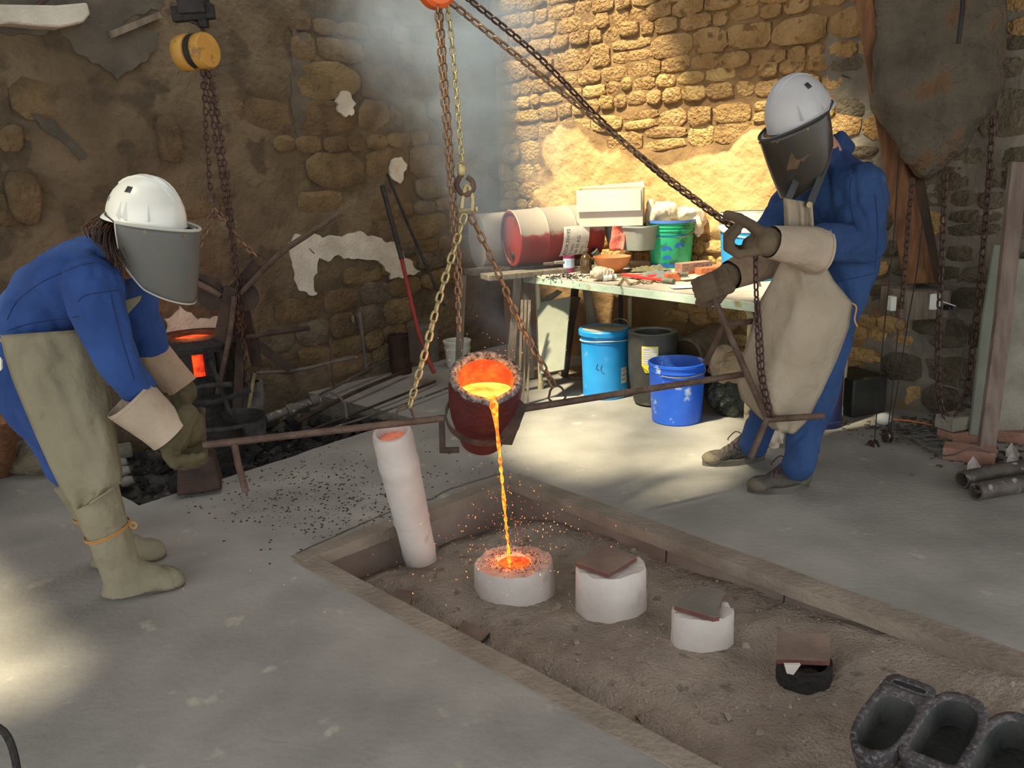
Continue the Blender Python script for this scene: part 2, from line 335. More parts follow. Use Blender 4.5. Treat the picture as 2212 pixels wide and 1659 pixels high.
def chain(name, label, pts, m, pitch=.032, parent=None, group=None, wob=.0, cat='chain'):
    pts = smoothpath(pts, 10); L = pitch*1.36; me = link_mesh(L, L*.66, L*.105, m)
    root = parent or thing(name, label, cat, tuple(pts[0]), group)
    d = [0]
    for i in range(1, len(pts)): d.append(d[-1]+(pts[i]-pts[i-1]).length)
    tot = d[-1]; n = int(tot/pitch); i = 0
    for k in range(n):
        s = (k+.5)*tot/n
        while i < len(d)-2 and d[i+1] < s: i += 1
        t = (s-d[i])/(d[i+1]-d[i]); p = pts[i].lerp(pts[i+1], t); dr = (pts[i+1]-pts[i]).normalized()
        x, y, z = frame(dr); a = (PI/4 if k % 2 else -PI/4)+.35+R(-.12, .12); yy = x*math.cos(a)+y*math.sin(a)
        p = p+Vector((R(-wob, wob), R(-wob, wob), 0)); zz = dr.cross(yy)
        link('link', me, root, oriented(p, dr, yy, zz))
    return root
def text_verts(txt, size):
    cu = bpy.data.curves.new('t', 'FONT'); cu.body = txt; cu.size = size; cu.resolution_u = 2
    o = bpy.data.objects.new('t', cu); COL.objects.link(o); dg = bpy.context.evaluated_depsgraph_get(); dg.update()
    me = bpy.data.meshes.new_from_object(o.evaluated_get(dg)); vs_ = [v.co.copy() for v in me.vertices]; fs = [tuple(p.vertices) for p in me.polygons]
    bpy.data.objects.remove(o); bpy.data.meshes.remove(me); return vs_, fs
def text_map(mb, txt, size, fn):
    v, f = text_verts(txt, size); mb.add([fn(p.x, p.y) for p in v], f); return mb
# ---------------------------------------------------------------- setting: floor, pit, walls, roof
PL = Vector((-.84, 2.94, 0)); PB = Vector((-.02, 3.72, 0)); _e = Vector((1.45, -1.64, 0)).normalized(); _g = Vector((1.24, -1.23, 0)).normalized()
PR = PB+_e*3.3; PN = PL+_g*3.0
HA = G(300, 1092); HB = G(887, 902); HC = K+WD['L']*((HB+(HB-HA).normalized().cross(Vector((0, 0, 1)))*-1.2)-K).dot(WD['L'])
_hd = (HB-HA).normalized(); _hn = Vector((-_hd.y, _hd.x, 0))
def onwall(p, d):   # march from p along d to the left wall
    t = (K-p).dot(WN['L'])/d.dot(WN['L']); return p+d*t
HC = onwall(HB, _hn); HD = onwall(HA, _hn)
def floor_mesh():
    bm = bmesh.new(); loops = [[(-9, -5), (9, -5), (9, 10), (-9, 10)], [tuple(p[:2]) for p in (PL, PB, PR, PN)]]
    # hearth hole with a ragged front edge
    H_ = []
    for a, b, n_, j in ((HA, HB, 26, .018), (HB, HC, 8, .008), (HC, HD, 2, 0), (HD, HA, 10, .03)):
        for i in range(n_):
            p = a.lerp(b, i/n_); q = nv(p, 7)*j if 0 < i else Vector((0, 0, 0)); H_.append((p.x+q.x, p.y+q.y))
    loops.append(H_)
    for lp in loops:
        vv = [bm.verts.new((x, y, 0)) for x, y in lp]
        for i in range(len(vv)): bm.edges.new((vv[i], vv[(i+1) % len(vv)]))
    bmesh.ops.triangle_fill(bm, use_beauty=True, edges=bm.edges[:]); bmesh.ops.recalc_face_normals(bm, faces=bm.faces)
    for f in bm.faces:
        if f.normal.z < 0: f.normal_flip()
    me = bpy.data.meshes.new('floor'); bm.to_mesh(me); bm.free(); me.materials.append(M['concrete']); return me, H_
fm, HL = floor_mesh()
floor = link('floor', fm); tag(floor, 'worn grey concrete workshop floor with a sand pit and a hearth recess', kind='structure')
def strip(a, b, wd, inward, h=.006, n=30, name='pit_curb', m='curb', jit=.008):
    mb = MB(); A = []; B = []
    for i in range(n+1):
        p = a.lerp(b, i/n); q = nv(p, 5); A.append(p+inward*(-wd*.5+q.x*jit*.6)+Vector((0, 0, h*.5+q.z*.003))); B.append(p+inward*(wd*.5+q.y*jit)+Vector((0, 0, h)))
    low = [p+Vector((0, 0, -.03)) for p in A]; lo2 = [p+Vector((0, 0, -.05)) for p in B]
    mb.rings([low, A, B, lo2], closed=False, cap0=False, cap1=False)
    return mb.build(name, M[m], floor)
cin = Vector((S2, -S2, 0)); c2 = Vector((S2, S2, 0))
strip(PL-c2*.02, PB+c2*.02, .085, cin, m='curb'); strip(PL, PN, .075, c2); strip(PB, PR, .10, -c2)
def pitside(a, b, n=24, depth=.42, name='pit_wall'):
    mb = MB(); top = []; mid = []; low = []
    for i in range(n+1):
        p = a.lerp(b, i/n); q = nv(p, 4)*.008; top.append(p+Vector((0, 0, -.004))+q*.3); mid.append(p+q+Vector((0, 0, -.12))); low.append(p-q+Vector((0, 0, -depth)))
    mb.rings([top, mid, low], closed=False, cap0=False, cap1=False); return mb.build(name, M['pitwall'], floor)
pitside(PL, PB); pitside(PB, PR, 40); pitside(PL, PN, 30); pitside(PR, PN, 6)
# crack lines scored along the pit walls and slab joints
mb = MB()
for px in ((1443, 1150, 1443, 1232), (1690, 1248, 1688, 1312)):
    a = G(px[0], px[1], 0); a = PB+_e*((a-PB).dot(_e)); mb.tube([a-c2*.004+Vector((0, 0, -.005)), a-c2*.006+Vector((.003, 0, -.06)), a-c2*.004+Vector((0, 0, -.13))], .0022, 5)
mb.build('pit_crack', M['blackiron'], floor)
mb = MB(); pts = [G(*p, .001) for p in ((640, 1196), (720, 1160), (790, 1128), (845, 1105), (900, 1085), (935, 1078), (960, 1062), (1010, 1045), (1085, 1022))]
mb.tube([p+nv(p, 20)*.004 for p in smoothpath(pts, 4)], .004, 5).build('floor_joint', M['cement'], floor)
# hearth recess
mb = MB(); n = len(HL); top = [Vector((x, y, 0)) for x, y in HL]; bot = [p+Vector((0, 0, -.30))+nv(p, 4)*.02 for p in top]
mb.rings([top, bot], True, False, False); mb.build('hearth_recess_side', M['concblock'], floor, fix=True)
def SANDZ(u, v):  # u along PL->PN (0..3m), v across (0..1.1)
    z = -.165+.05*min(1, u/1.8)
    z += .035*noise.noise(Vector((u*2.1, v*2.3, 3)))+.018*noise.noise(Vector((u*6, v*6, 8)))+.007*noise.noise(Vector((u*18, v*18, 1)))
    z += .015*max(0, (v-.70)/.4)*(1 if u > .5 else u*2)
    z += .10*max(0, min(1, (u-1.5)/.8))*max(0, min(1, 1))*(.55+.45*v)
    z -= .05*math.exp(-((v-.12)/.14)**2)*math.exp(-((u-1.1)/.5)**2)
    z -= .045*math.exp(-u/.22); z += .055*math.exp(-((u-.32)/.26)**2-((v-.38)/.22)**2)
    return min(z, -.012)
def sandpt(u, v):
    a = PL+_g*u; vv = c2*v; p = a+vv; return Vector((p.x, p.y, SANDZ(u, v)))
mb = MB(); NU, NV = 260, 110; rows = []
for i in range(NU+1): rows.append([sandpt(i*3.0/NU, -.02+j*1.25/NV)+Vector((0, 0, .004*noise.noise(Vector((i*.9, j*.9, 0))))) for j in range(NV+1)])
mb.rings(rows, False, False, False)
sand = mb.build('sand_bed', M['sand'], None, sharp=180, fix=False)
tag(sand, 'brown casting sand filling the pit around the plaster moulds', 'sand', kind='stuff')
def sandz_at(p):
    q = p-PL; B_ = Matrix(((_g.x, c2.x), (_g.y, c2.y))).inverted() @ Vector((q.x, q.y)); return SANDZ(B_[0], B_[1])
mb = MB(); rr = random.Random(3)
for i in range(1500):
    u = rr.uniform(.05, 2.9); v = rr.uniform(.03, 1.12)
    p = sandpt(u, v); s = rr.choice((.0015, .0025, .0025, .004, .006)); 
    if rr.random() < .02: s = .014
    rt = Matrix.Rotation(rr.uniform(0, 6), 3, (rr.random(), rr.random(), 1)); mb.box(p+Vector((0, 0, s*.3)), (s*2, s*1.5, s*1.1), rt, .6)
tag(mb.build('gravel', M['pebble']), 'pale grit and plaster crumbs scattered over the casting sand', 'gravel', kind='stuff')
# --- stone walls
def stone_mesh(w_, h_, d_, m, seed):
    rr = random.Random(seed); n = 12; ring = []; sk = rr.uniform(-.12, .12); e = rr.uniform(3, 7)
    for k in range(n):
        a = 2*PI*k/n+rr.uniform(-.12, .12); c, s = math.cos(a), math.sin(a); q = (abs(c)**e+abs(s)**e)**(-1/e)
        ring.append((c*q*w_/2*(1+rr.uniform(-.09, .06))+s*q*h_*sk*.5, s*q*h_/2*(1+rr.uniform(-.13, .09))))
    tx, ty = rr.uniform(-.12, .12), rr.uniform(-.15, .15)
    def zz(x, y): return d_*(1+tx*x/w_*2+ty*y/h_*2)
    r0 = [(x, y, -.03) for x, y in ring]; r1 = [(x, y, zz(x, y)*.82) for x, y in ring]
    r2 = [(x*.92, y*.91, zz(x, y)*(.94+rr.uniform(-.06, .06))) for x, y in ring]; r3 = [(x*.45, y*.45, zz(x, y)*rr.uniform(.95, 1.12)) for x, y in ring]
    mb = MB(); mb.rings([r0, r1, r2, r3], True, False, True); return mb.mesh('stone', m, 45)
def put_stone(side, wall, s, z, w_, h_, d_, m, seed, rot=0):
    me = stone_mesh(w_, h_, d_, m, seed); x = WD[side]*math.cos(rot)+Vector((0, 0, 1))*math.sin(rot); n_ = WN[side]; y = n_.cross(x)
    return link('stone', me, wall, oriented(WP(s, z, side), x, y, n_))
def wall_grid(side, s0, s1, z0, z1, cell, hf, m, name):
    mb = MB(); ns = int((s1-s0)/cell); nz = int((z1-z0)/cell); rows = []
    for i in range(ns+1):
        s = s0+(s1-s0)*i/ns; rows.append([WP(s, z0+(z1-z0)*j/nz, side, hf(s, z0+(z1-z0)*j/nz)) for j in range(nz+1)])
    mb.rings(rows, False, False, False); return mb.mesh(name, m, 180, False)
ZT = 4.1
def blob(s, z, L_):
    v = 0
    for cs, cz, a, b in L_:
        q = ((s-cs)/a)**2+((z-cz)/b)**2; v = max(v, 1.25-q)
    return v
def bl(side, L_):
    o = []
    for px, py, rx, ry in L_:
        s, z = WH(px, py, side); s1, _ = WH(px+rx, py, side); _, z1 = WH(px, py+ry, side); o.append((s, z, abs(s1-s)+.01, abs(z-z1)+.01))
    return o
# right wall: coursed ochre rubble, rendered smooth low down behind the table
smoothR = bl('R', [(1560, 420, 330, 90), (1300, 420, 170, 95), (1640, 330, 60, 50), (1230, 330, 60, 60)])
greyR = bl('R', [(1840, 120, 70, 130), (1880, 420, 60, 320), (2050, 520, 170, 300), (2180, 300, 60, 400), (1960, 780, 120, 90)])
def hR(s, z):
    k = min(1, max(0, blob(s, z, smoothR)*2)); g = min(1, max(0, blob(s, z, greyR)))
    n1 = noise.noise(Vector((s*4, z*4, 1)))*.5+.5*noise.noise(Vector((s*11, z*11, 5)))
    return .016+.030*k+.006*g+.014*n1*(1+.6*g)+.006*noise.noise(Vector((s*30, z*30, 2)))
wallR = link('wall_right', wall_grid('R', 0, 6.2, -.05, ZT, .035, hR, M['mortar'], 'wall_right')); tag(wallR, 'ochre rubble stone wall behind the table', kind='structure')
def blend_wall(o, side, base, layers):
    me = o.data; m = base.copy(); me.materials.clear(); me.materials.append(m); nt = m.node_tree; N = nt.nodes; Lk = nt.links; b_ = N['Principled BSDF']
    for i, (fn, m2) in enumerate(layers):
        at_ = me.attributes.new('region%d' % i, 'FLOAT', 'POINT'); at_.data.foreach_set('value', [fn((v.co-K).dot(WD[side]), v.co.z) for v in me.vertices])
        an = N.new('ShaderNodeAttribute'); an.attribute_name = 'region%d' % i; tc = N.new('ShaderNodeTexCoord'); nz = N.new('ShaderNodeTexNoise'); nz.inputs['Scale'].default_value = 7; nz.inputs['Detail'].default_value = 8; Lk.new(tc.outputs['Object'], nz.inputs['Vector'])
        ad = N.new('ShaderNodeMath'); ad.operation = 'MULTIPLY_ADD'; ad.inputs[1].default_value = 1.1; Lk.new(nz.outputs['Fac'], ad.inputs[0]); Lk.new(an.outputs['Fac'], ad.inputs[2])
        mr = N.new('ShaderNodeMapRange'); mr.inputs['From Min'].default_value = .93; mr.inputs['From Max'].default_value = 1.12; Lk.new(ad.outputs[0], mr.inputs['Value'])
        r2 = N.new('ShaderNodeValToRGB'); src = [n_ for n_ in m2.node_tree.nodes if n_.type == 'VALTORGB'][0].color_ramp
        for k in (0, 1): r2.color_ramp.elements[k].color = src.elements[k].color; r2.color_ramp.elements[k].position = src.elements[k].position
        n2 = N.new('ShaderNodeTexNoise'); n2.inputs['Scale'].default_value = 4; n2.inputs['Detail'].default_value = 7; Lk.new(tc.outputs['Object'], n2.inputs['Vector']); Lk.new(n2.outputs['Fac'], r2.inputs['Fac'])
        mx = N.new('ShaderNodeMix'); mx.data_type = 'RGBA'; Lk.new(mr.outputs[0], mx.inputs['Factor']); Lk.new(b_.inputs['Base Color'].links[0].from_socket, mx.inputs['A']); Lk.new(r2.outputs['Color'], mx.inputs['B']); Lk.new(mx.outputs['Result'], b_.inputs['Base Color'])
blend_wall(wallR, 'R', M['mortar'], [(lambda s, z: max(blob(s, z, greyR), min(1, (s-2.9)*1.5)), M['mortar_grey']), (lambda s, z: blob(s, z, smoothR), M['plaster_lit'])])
rr = random.Random(11); z = -.02; cnt = 0; cand = []
while z < 3.05:
    h = rr.uniform(.075, .16) if z > .25 else rr.uniform(.14, .22)
    s = .02+rr.uniform(0, .1); sl = rr.uniform(-.012, .012)
    while s < 4.55:
        w_ = h*rr.uniform(1.0, 2.5); w_ = min(max(w_, .10), .34)
        zc = z+h/2+.02*math.sin(s*1.7+z*3)+sl*s; sc_ = s+w_/2
        if h > .125 and rr.random() < .22:
            for q in (.27, .76): cand.append((sc_, z+h*q+.02*math.sin(s*1.7+z*3)+sl*s, w_-.008, h*.46, rr.uniform(.02, .04)))
        else: cand.append((sc_, zc+rr.uniform(-.008, .008), w_-.009, h-.009, rr.uniform(.02, .046)))
        s += w_
    z += h
for (s, zc, w_, h_, d_) in cand:
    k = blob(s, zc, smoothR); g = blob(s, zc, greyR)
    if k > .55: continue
    if zc < 0.55 and s < 1.7: continue
    if s > 3.9 and zc < 1.2 and rr.random() < .3: continue
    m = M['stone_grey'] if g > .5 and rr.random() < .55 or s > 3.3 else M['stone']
    zz = WP(s, zc, 'R'); 
    if k > .1: d_ *= .9
    if cnt < 300:
        put_stone('R', wallR, s, zc, w_, h_, d_*(.8 if g > .3 else 1), m, 1000+cnt, rr.uniform(-.05, .05)); cnt += 1
    else:
        if 'extraR' not in globals(): extraR = MB()
        me = stone_mesh(w_, h_, d_, m, 5000+cnt); cnt += 1; n_ = WN['R']; X = oriented(WP(s, zc, 'R'), WD['R'], n_.cross(WD['R']), n_)
        extraR.add([X @ v.co for v in me.vertices], [tuple(p.vertices) for p in me.polygons]); bpy.data.meshes.remove(me)
if 'extraR' in globals():
    o = extraR.build('stonework', M['stone'], wallR); o['kind'] = 'stuff'
print('right wall stones', cnt)
# left wall: patchy plaster over rubble
expL = bl('L', [(760, 110, 140, 95), (740, 220, 130, 90), (730, 330, 140, 90), (930, 150, 90, 160), (960, 420, 90, 200), (770, 690, 110, 110), (870, 650, 70, 130), (640, 760, 60, 50), (600, 700, 50, 70), (40, 430, 70, 75), (30, 320, 40, 50), (50, 230, 60, 30), (580, 240, 70, 40), (680, 420, 70, 40)])
def hL(s, z):
    e = blob(s, z, expL)+.35*noise.noise(Vector((s*3.5, z*3.5, 4)))
    k = 1-min(1, max(0, e*1.6)); n1 = noise.noise(Vector((s*3, z*3, 7)))
    k = max(0, min(1, k+.12*n1))
    return .020+.022*k+.010*n1+.007*noise.noise(Vector((s*9, z*9, 3)))+.004*noise.noise(Vector((s*26, z*26, 3)))
wallL = link('wall_left', wall_grid('L', 0, 7.5, -.3, ZT, .035, hL, M['plaster'], 'wall_left')); tag(wallL, 'patchy plastered rubble wall behind the hearth', kind='structure')
blend_wall(wallL, 'L', M['plaster'], [(lambda s, z: blob(s, z, expL)*.9, M['mortar_brown'])])
rr = random.Random(5); z = .0; cnt = 0
while z < 2.95:
    h = rr.uniform(.10, .24); s = .03
    while s < 4.4:
        w_ = h*rr.uniform(1.1, 2.6); sc_ = s+w_/2; zc = z+h/2+.03*math.sin(s*2+z)
        if blob(sc_, zc, expL) > .35 or rr.random() < .10:
            put_stone('L', wallL, sc_, zc, w_-.006, h-.006, rr.uniform(.03, .042), M['stone_dark'] if rr.random() < .8 else M['stone_grey'], 8000+cnt, rr.uniform(-.08, .08)); cnt += 1
        s += w_
    z += h
print('left wall stones', cnt)
for (px, py, wpx, hpx, d_) in ((45, 430, 85, 100, .09), (355, 300, 60, 95, .08), (20, 300, 60, 60, .05)):
    s, z = WH(px, py, 'L'); s1, z1 = WH(px+wpx, py+hpx, 'L'); put_stone('L', wallL, s, z, abs(s1-s), abs(z-z1), d_, M['stone_dark'], px, .1)
def patch(side, wall, poly, th, m, base=.046, sub=11, jit=.016, name='plaster_patch', label=None):
    P = []
    n = len(poly)
    for i in range(n):
        s0, z0 = WH(*poly[i], side); s1, z1 = WH(*poly[(i+1) % n], side)
        for j in range(sub):
            t = j/sub; s = s0+(s1-s0)*t; z = z0+(z1-z0)*t; q = nv((s*9, z*9, th*50), 2.0)*jit*2; P.append((s+q.x, z+q.y))
    mb = MB(); mb.prism([WP(s, z, side, base-.02) for s, z in P], WN[side]*(th+.02)); o = mb.build(name, M[m], wall, sharp=30)
    if label: o['label'] = label
    return o
patch('L', wallL, [(612, 520), (640, 508), (700, 510), (760, 500), (800, 512), (850, 530), (868, 556), (900, 585), (840, 600), (800, 560), (740, 556), (680, 558), (668, 600), (672, 640), (655, 638), (632, 612), (618, 570)], .006, 'white_plaster', label='white arch-shaped plaster patch')
patch('L', wallL, [(350, 690), (380, 660), (420, 690), (470, 688), (460, 712), (400, 716), (350, 712)], .006, 'white_plaster', label='pale ashy plaster smear over the hearth')
patch('L', wallL, [(718, 215), (738, 197), (760, 222), (750, 255), (722, 244)], .008, 'white_plaster', .05, label='small white plaster dab')
patch('L', wallL, [(835, 350), (860, 345), (870, 370), (850, 395), (832, 378)], .008, 'white_plaster', .05)
patch('L', wallL, [(120, 60), (230, 40), (335, 70), (320, 120), (250, 170), (190, 140), (150, 110)], .006, 'cement', label='dark cement repair')
patch('L', wallL, [(-30, -60), (360, -60), (340, 20), (250, 50), (170, 45), (130, 70), (-30, 75)], .005, 'cement', label='dark cement at the wall top')
patch('L', wallL, [(70, 250), (110, 262), (180, 330), (165, 345), (120, 310), (80, 275)], .005, 'cement')
patch('L', wallL, [(625, 60), (660, 80), (665, 200), (640, 320), (625, 230)], .004, 'cement', .03)
patch('L', wallL, [(200, 560), (320, 600), (450, 640), (440, 660), (300, 640), (200, 600)], .004, 'stone_dark' if 0 else 'cement')
# ledge stone at the upper left
s0, z0 = WH(0, 62, 'L'); s1, z1 = WH(172, 18, 'L'); mb = MB(); P = [(-60, 30), (-40, 20), (100, 22), (165, 16), (172, 40), (158, 58), (110, 68), (60, 66), (0, 60), (-60, 70)]
mb.prism([WP(*WH(x, y, 'L'), 'L', .0) for x, y in P], WN['L']*.16); o = mb.build('ledge_stone', M['white_plaster'], wallL, bevel=.01); o['label'] = 'pale ledge stone at the top of the wall'
mb = MB(); a = WP(*WH(50, 30, 'L'), 'L', .12); b = WP(*WH(90, 2, 'L'), 'L', .12); mb.tube([a, b], .012, 8)
mb.build('wall_bracket', M['rust_dark'], wallL)
mb = MB(); P = [(225, 72), (330, 30), (338, 42), (232, 86)]; mb.prism([WP(*WH(x, y, 'L'), 'L', .03) for x, y in P], WN['L']*.05); mb.build('wall_batten', M['wood_grey'], wallL)
# nail in the right wall
a = WP(*WH(1822, 163, 'R'), 'R', .02); mb = MB(); mb.tube([a, D(1876, 184, a.y-.10)], .004, 6); mb.build('wall_nail', M['rust_dark'], wallR)
# ceiling: unseen roof, its gaps shaped back from the wanted sun patches
def to_roof(p): t = (ZR-p.z)/SUN.z; return p+SUN*t
ZR = 4.05
def rf(px_poly, fn): return [tuple(to_roof(fn(x, y))[:2]) for x, y in px_poly]
holes = [rf([(1170, 270), (1330, 235), (1560, 205), (1800, 200), (1875, 250), (1875, 330), (1820, 420), (1700, 560), (1560, 560), (1420, 560), (1340, 500), (1290, 400), (1200, 330)], lambda x, y: WP(*WH(x, y, 'R'), 'R', .05)),
         rf([(1120, 595), (1240, 500), (1500, 470), (1660, 590), (1800, 640), (1640, 655)], lambda x, y: G(x, y, .74)),
         rf([(1135, 900), (1190, 790), (1260, 800), (1440, 860), (1590, 890), (1600, 960), (1570, 1010), (1490, 1060), (1380, 1072), (1440, 1040), (1500, 1012), (1380, 1012), (1250, 1030), (1120, 985), (1085, 930)], lambda x, y: G(x, y, 0)),
         rf([(-330, 1180), (-120, 1200), (-45, 1300), (50, 1400), (105, 1475), (20, 1510), (-70, 1545), (-360, 1500)], lambda x, y: G(x, y, 0)),
         rf([(200, 380), (300, 360), (350, 400), (335, 470), (240, 480)], lambda x, y: D(x, y, 2.72)),
         rf([(-60, 640), (60, 540), (190, 500), (205, 530), (90, 620), (-10, 760)], lambda x, y: D(x, y, 2.75)),
         rf([(1235, 690), (1330, 690), (1470, 700), (1540, 780), (1540, 900), (1270, 860)], lambda x, y: D(x, y, 4.55)),
         rf([(900, 560), (960, 540), (1140, 560), (1130, 700), (900, 700)], lambda x, y: D(x, y, 2.95)) if 0 else []]
def inside(x, y, P):
    c = False; n = len(P)
    for i in range(n):
        x1, y1 = P[i]; x2, y2 = P[(i+1) % n]
        if (y1 > y) != (y2 > y) and x < (x2-x1)*(y-y1)/(y2-y1)+x1: c = not c
    return c
mb = MB(); cs = .05; X0, X1, Y0, Y1 = -6.0, 5.5, -1.6, 7.4; nx = int((X1-X0)/cs); ny = int((Y1-Y0)/cs); idx = {}
bbs = [(min(p[0] for p in h), max(p[0] for p in h), min(p[1] for p in h), max(p[1] for p in h)) if h else None for h in holes]
def holed(x, y): return any(h and b[0] < x < b[1] and b[2] < y < b[3] and inside(x, y, h) for h, b in zip(holes, bbs))
def vid(i, j):
    if (i, j) not in idx: idx[(i, j)] = len(mb.v); mb.v.append(Vector((X0+i*cs, Y0+j*cs, ZR)))
    return idx[(i, j)]
for j in range(ny):
    i = 0
    while i < nx:
        if holed(X0+(i+.5)*cs, Y0+(j+.5)*cs): i += 1; continue
        k = i
        while k < nx and not holed(X0+(k+.5)*cs, Y0+(j+.5)*cs): k += 1
        mb.f.append((vid(i, j), vid(k, j), vid(k, j+1), vid(i, j+1))); i = k
lm = MB().box((0, Y0+.6, 3.42), (14, .2, 1.3)).build('wall_front', M['cement']); tag(lm, 'lintel over the wide front opening', kind='structure')  # added out of view to block sky light and darken the upper walls
ceil = mb.build('ceiling', M['wood_dark'], fix=False); tag(ceil, 'dark old roof underside with gaps', kind='structure')
# ================================================================ hearth recess and what stands in it
mb = MB(); n1_ = 60; rows = []
for i in range(n1_+1):
    a = HA.lerp(HB, -.06+1.12*i/n1_); rows.append([])
    for j in range(n1_+1):
        p = a+_hn*(-.06+1.5*j/n1_); q = .05*noise.noise(p*5)+.035*noise.noise(p*13)+.02*noise.noise(p*31)
        rows[-1].append(p+Vector((0, 0, -.13+q+.05*max(0, 1-i/n1_*2))))
mb.rings(rows, False, False, False); o = mb.build('coal_bed', M['ash'], None, sharp=180, fix=False); tag(o, 'bed of black coal ash and clinker in the hearth recess', 'ash', kind='stuff')
rr = random.Random(21); mb = MB()
for i in range(420):
    t = rr.random(); p = HA.lerp(HB, t)+_hn*(.04+rr.random()**1.4*.95); s = rr.choice((.012, .018, .025, .035, .05))
    mb.box(p+Vector((0, 0, -.11+.05*noise.noise(p*5)+s*.3)), (s*2, s*1.4, s), Matrix.Rotation(rr.uniform(0, 6), 3, (rr.random()-.5, rr.random()-.5, 1)), .7)
tag(mb.build('coal_lumps', M['char']), 'loose coal and clinker lumps in the hearth recess', 'coal', kind='stuff')
# glowing forge pot
def at(px, py, Y): return D(px, py, Y)
FY = 4.42; fc = at(418, 745, FY); fr = .20
t = thing('melting_furnace', 'black iron furnace drum glowing red under its lid in the hearth', 'furnace', (fc.x, fc.y, -.12))
zt = fc.z
MB().lathe([(fr, -.12), (fr*1.02, zt-.16), (fr*1.05, zt-.14)], (fc.x, fc.y, 0), n=32, cap1=False).build('drum', M['blackiron'], t)
MB().lathe([(fr*.93, zt-.14), (fr*.93, zt-.02)], (fc.x, fc.y, 0), n=32).build('glowing_core', M['coalglow'], t)
mb = MB()
for k in range(22):
    a = 2*PI*k/22
    if k == 18: continue
    mb.box((fc.x+math.cos(a)*fr, fc.y+math.sin(a)*fr, zt-.075), (.03, .05, .13), Matrix.Rotation(a, 3, 'Z'))
mb.build('side_bricks', M['blackiron'], t)
mb = MB(); mb.lathe([(fr*1.22, zt-.01), (fr*1.25, zt+.02), (fr*1.05, zt+.055), (fr*.62, zt+.06), (fr*.6, zt+.02)], (fc.x, fc.y, 0), n=36, cap0=False, cap1=False); mb.build('lid_ring', M['blackiron'], t)
MB().lathe([(fr*.66, zt+.03), (fr*.3, zt+.045)], (fc.x, fc.y, 0), n=24).build('glowing_opening', M['coalglow'], t)
# cylinder crucible standing, half hidden
def drum(name, label, cat, base, r, h, m, n=28, group=None, wall=.004, inner=None, rimr=None, taper=1.0, ax=(0, 0, 1)):
    t = thing(name, label, cat, tuple(base), group); b = Vector(base)
    o = MB().lathe([(r*taper*.97, 0), (r*taper, .006), (r, h), (r-wall, h), (r*taper-wall, .02)], b, ax, n=n, cap0=True, cap1=True).build('body', m, t)
    return t
b = at(515, 905, 4.25); b.z = -.12
t = thing('scrap_crucible', 'small grey cracked crucible between the tong legs', 'crucible', tuple(b)); c = at(525, 800, 4.7); c.z = -.1
MB().lathe([(.05, 0), (.085, .06), (.10, .26), (.10, .38), (.085, .38), (.08, .10)], c, n=20, jit=.06).build('shell', mat('ashy_crucible', (60, 58, 56), (120, 116, 108), 9, .9, bump=.4), t)
# ladle ring
p = at(525, 895, 4.1)
t = thing('iron_ladle', 'shallow iron ladle bowl with a steep flat handle in the hearth', 'ladle', tuple(p))
MB().lathe([(.02, -.035), (.08, -.02), (.105, .012), (.112, .012), (.088, -.028), (.02, -.045)], p, (.1, .1, 1), n=24, cap0=True, cap1=False).build('bowl', M['blackiron'], t)
mb = MB(); a_ = at(500, 900, 4.05); b_ = at(455, 780, 4.2); mb.tube([a_, b_], .012, 6); mb.build('handle', M['blackiron'], t)
# --- tripod-like iron tongs / lifting frame hanging from the left hoist
TY = 4.35
def P2(x, y, d=0): return at(x, y, TY+d)
t = thing('crucible_tongs', 'brown iron lifting tongs with crossed splayed legs hanging over the hearth', 'tongs', tuple(P2(508, 640)))
def flat(mb, pts, wd, th=.012, up=None):
    pts = [Vector(p) for p in pts]; out = []
    for i, p in enumerate(pts):
        d = (pts[min(i+1, len(pts)-1)]-pts[max(i-1, 0)]).normalized(); s = d.cross(Vector((0, -1, 0))).normalized(); n_ = s.cross(d)
        out.append([p-s*wd/2-n_*th/2, p+s*wd/2-n_*th/2, p+s*wd/2+n_*th/2, p-s*wd/2+n_*th/2])
    return mb.rings(out)
def bar(pts, wd, name='leg', m='rust_dark', th=.012): return flat(MB(), pts, wd, th).build(name, M[m], t, bevel=.002)
bar([P2(395, 596), P2(462, 618), P2(492, 660), P2(500, 700)], .085, 'arm'); bar([P2(560, 572, .02), P2(508, 630, .02)], .08, 'arm')
for k, (pts, wd) in enumerate((([P2(500, 620, -.05), P2(484, 700, -.05), P2(455, 840, -.05)], .075), ([P2(520, 640, .05), P2(540, 720, .05), P2(556, 792, .05)], .06), ([P2(530, 720, .06), P2(580, 762, .06), P2(628, 796, .06)], .055), ([P2(490, 730, .08), P2(435, 822, .08)], .055), ([P2(500, 690, 0), P2(520, 740, 0), P2(512, 900, -.1)], .05))):
    bar(pts, wd)
def rod(parent, pts, r, name='rod', m='rust_dark', n=8): return MB().tube(smoothpath(pts, 3) if len(pts) > 2 else pts, r, n).build(name, M[m], parent)
rod(t, [P2(380, 590, -.03), P2(440, 618, -.03), P2(478, 640, -.03)], .016, m='rust'); rod(t, [P2(520, 634, -.03), P2(600, 552, -.03), P2(660, 510, -.03), P2(736, 458, -.03)], .015, m='rust')
rod(t, [P2(506, 640, -.08), P2(497, 720, -.08), P2(470, 850, -.08)], .014, m='rust'); rod(t, [P2(533, 728, -.02), P2(668, 708, -.02)], .014, 'handle')
mb = MB(); mb.lathe([(.07, -.006), (.07, .006)], P2(456, 640, -.01), (0, -1, 0.1), n=20, ey=1.1); mb.build('jaw_plate', M['rust_dark'], t)
mb = MB(); mb.lathe([(.07, -.006), (.07, .006)], P2(530, 640, -.01), (0, -1, 0.1), n=20, ey=1.1); mb.build('jaw_plate', M['rust_dark'], t)
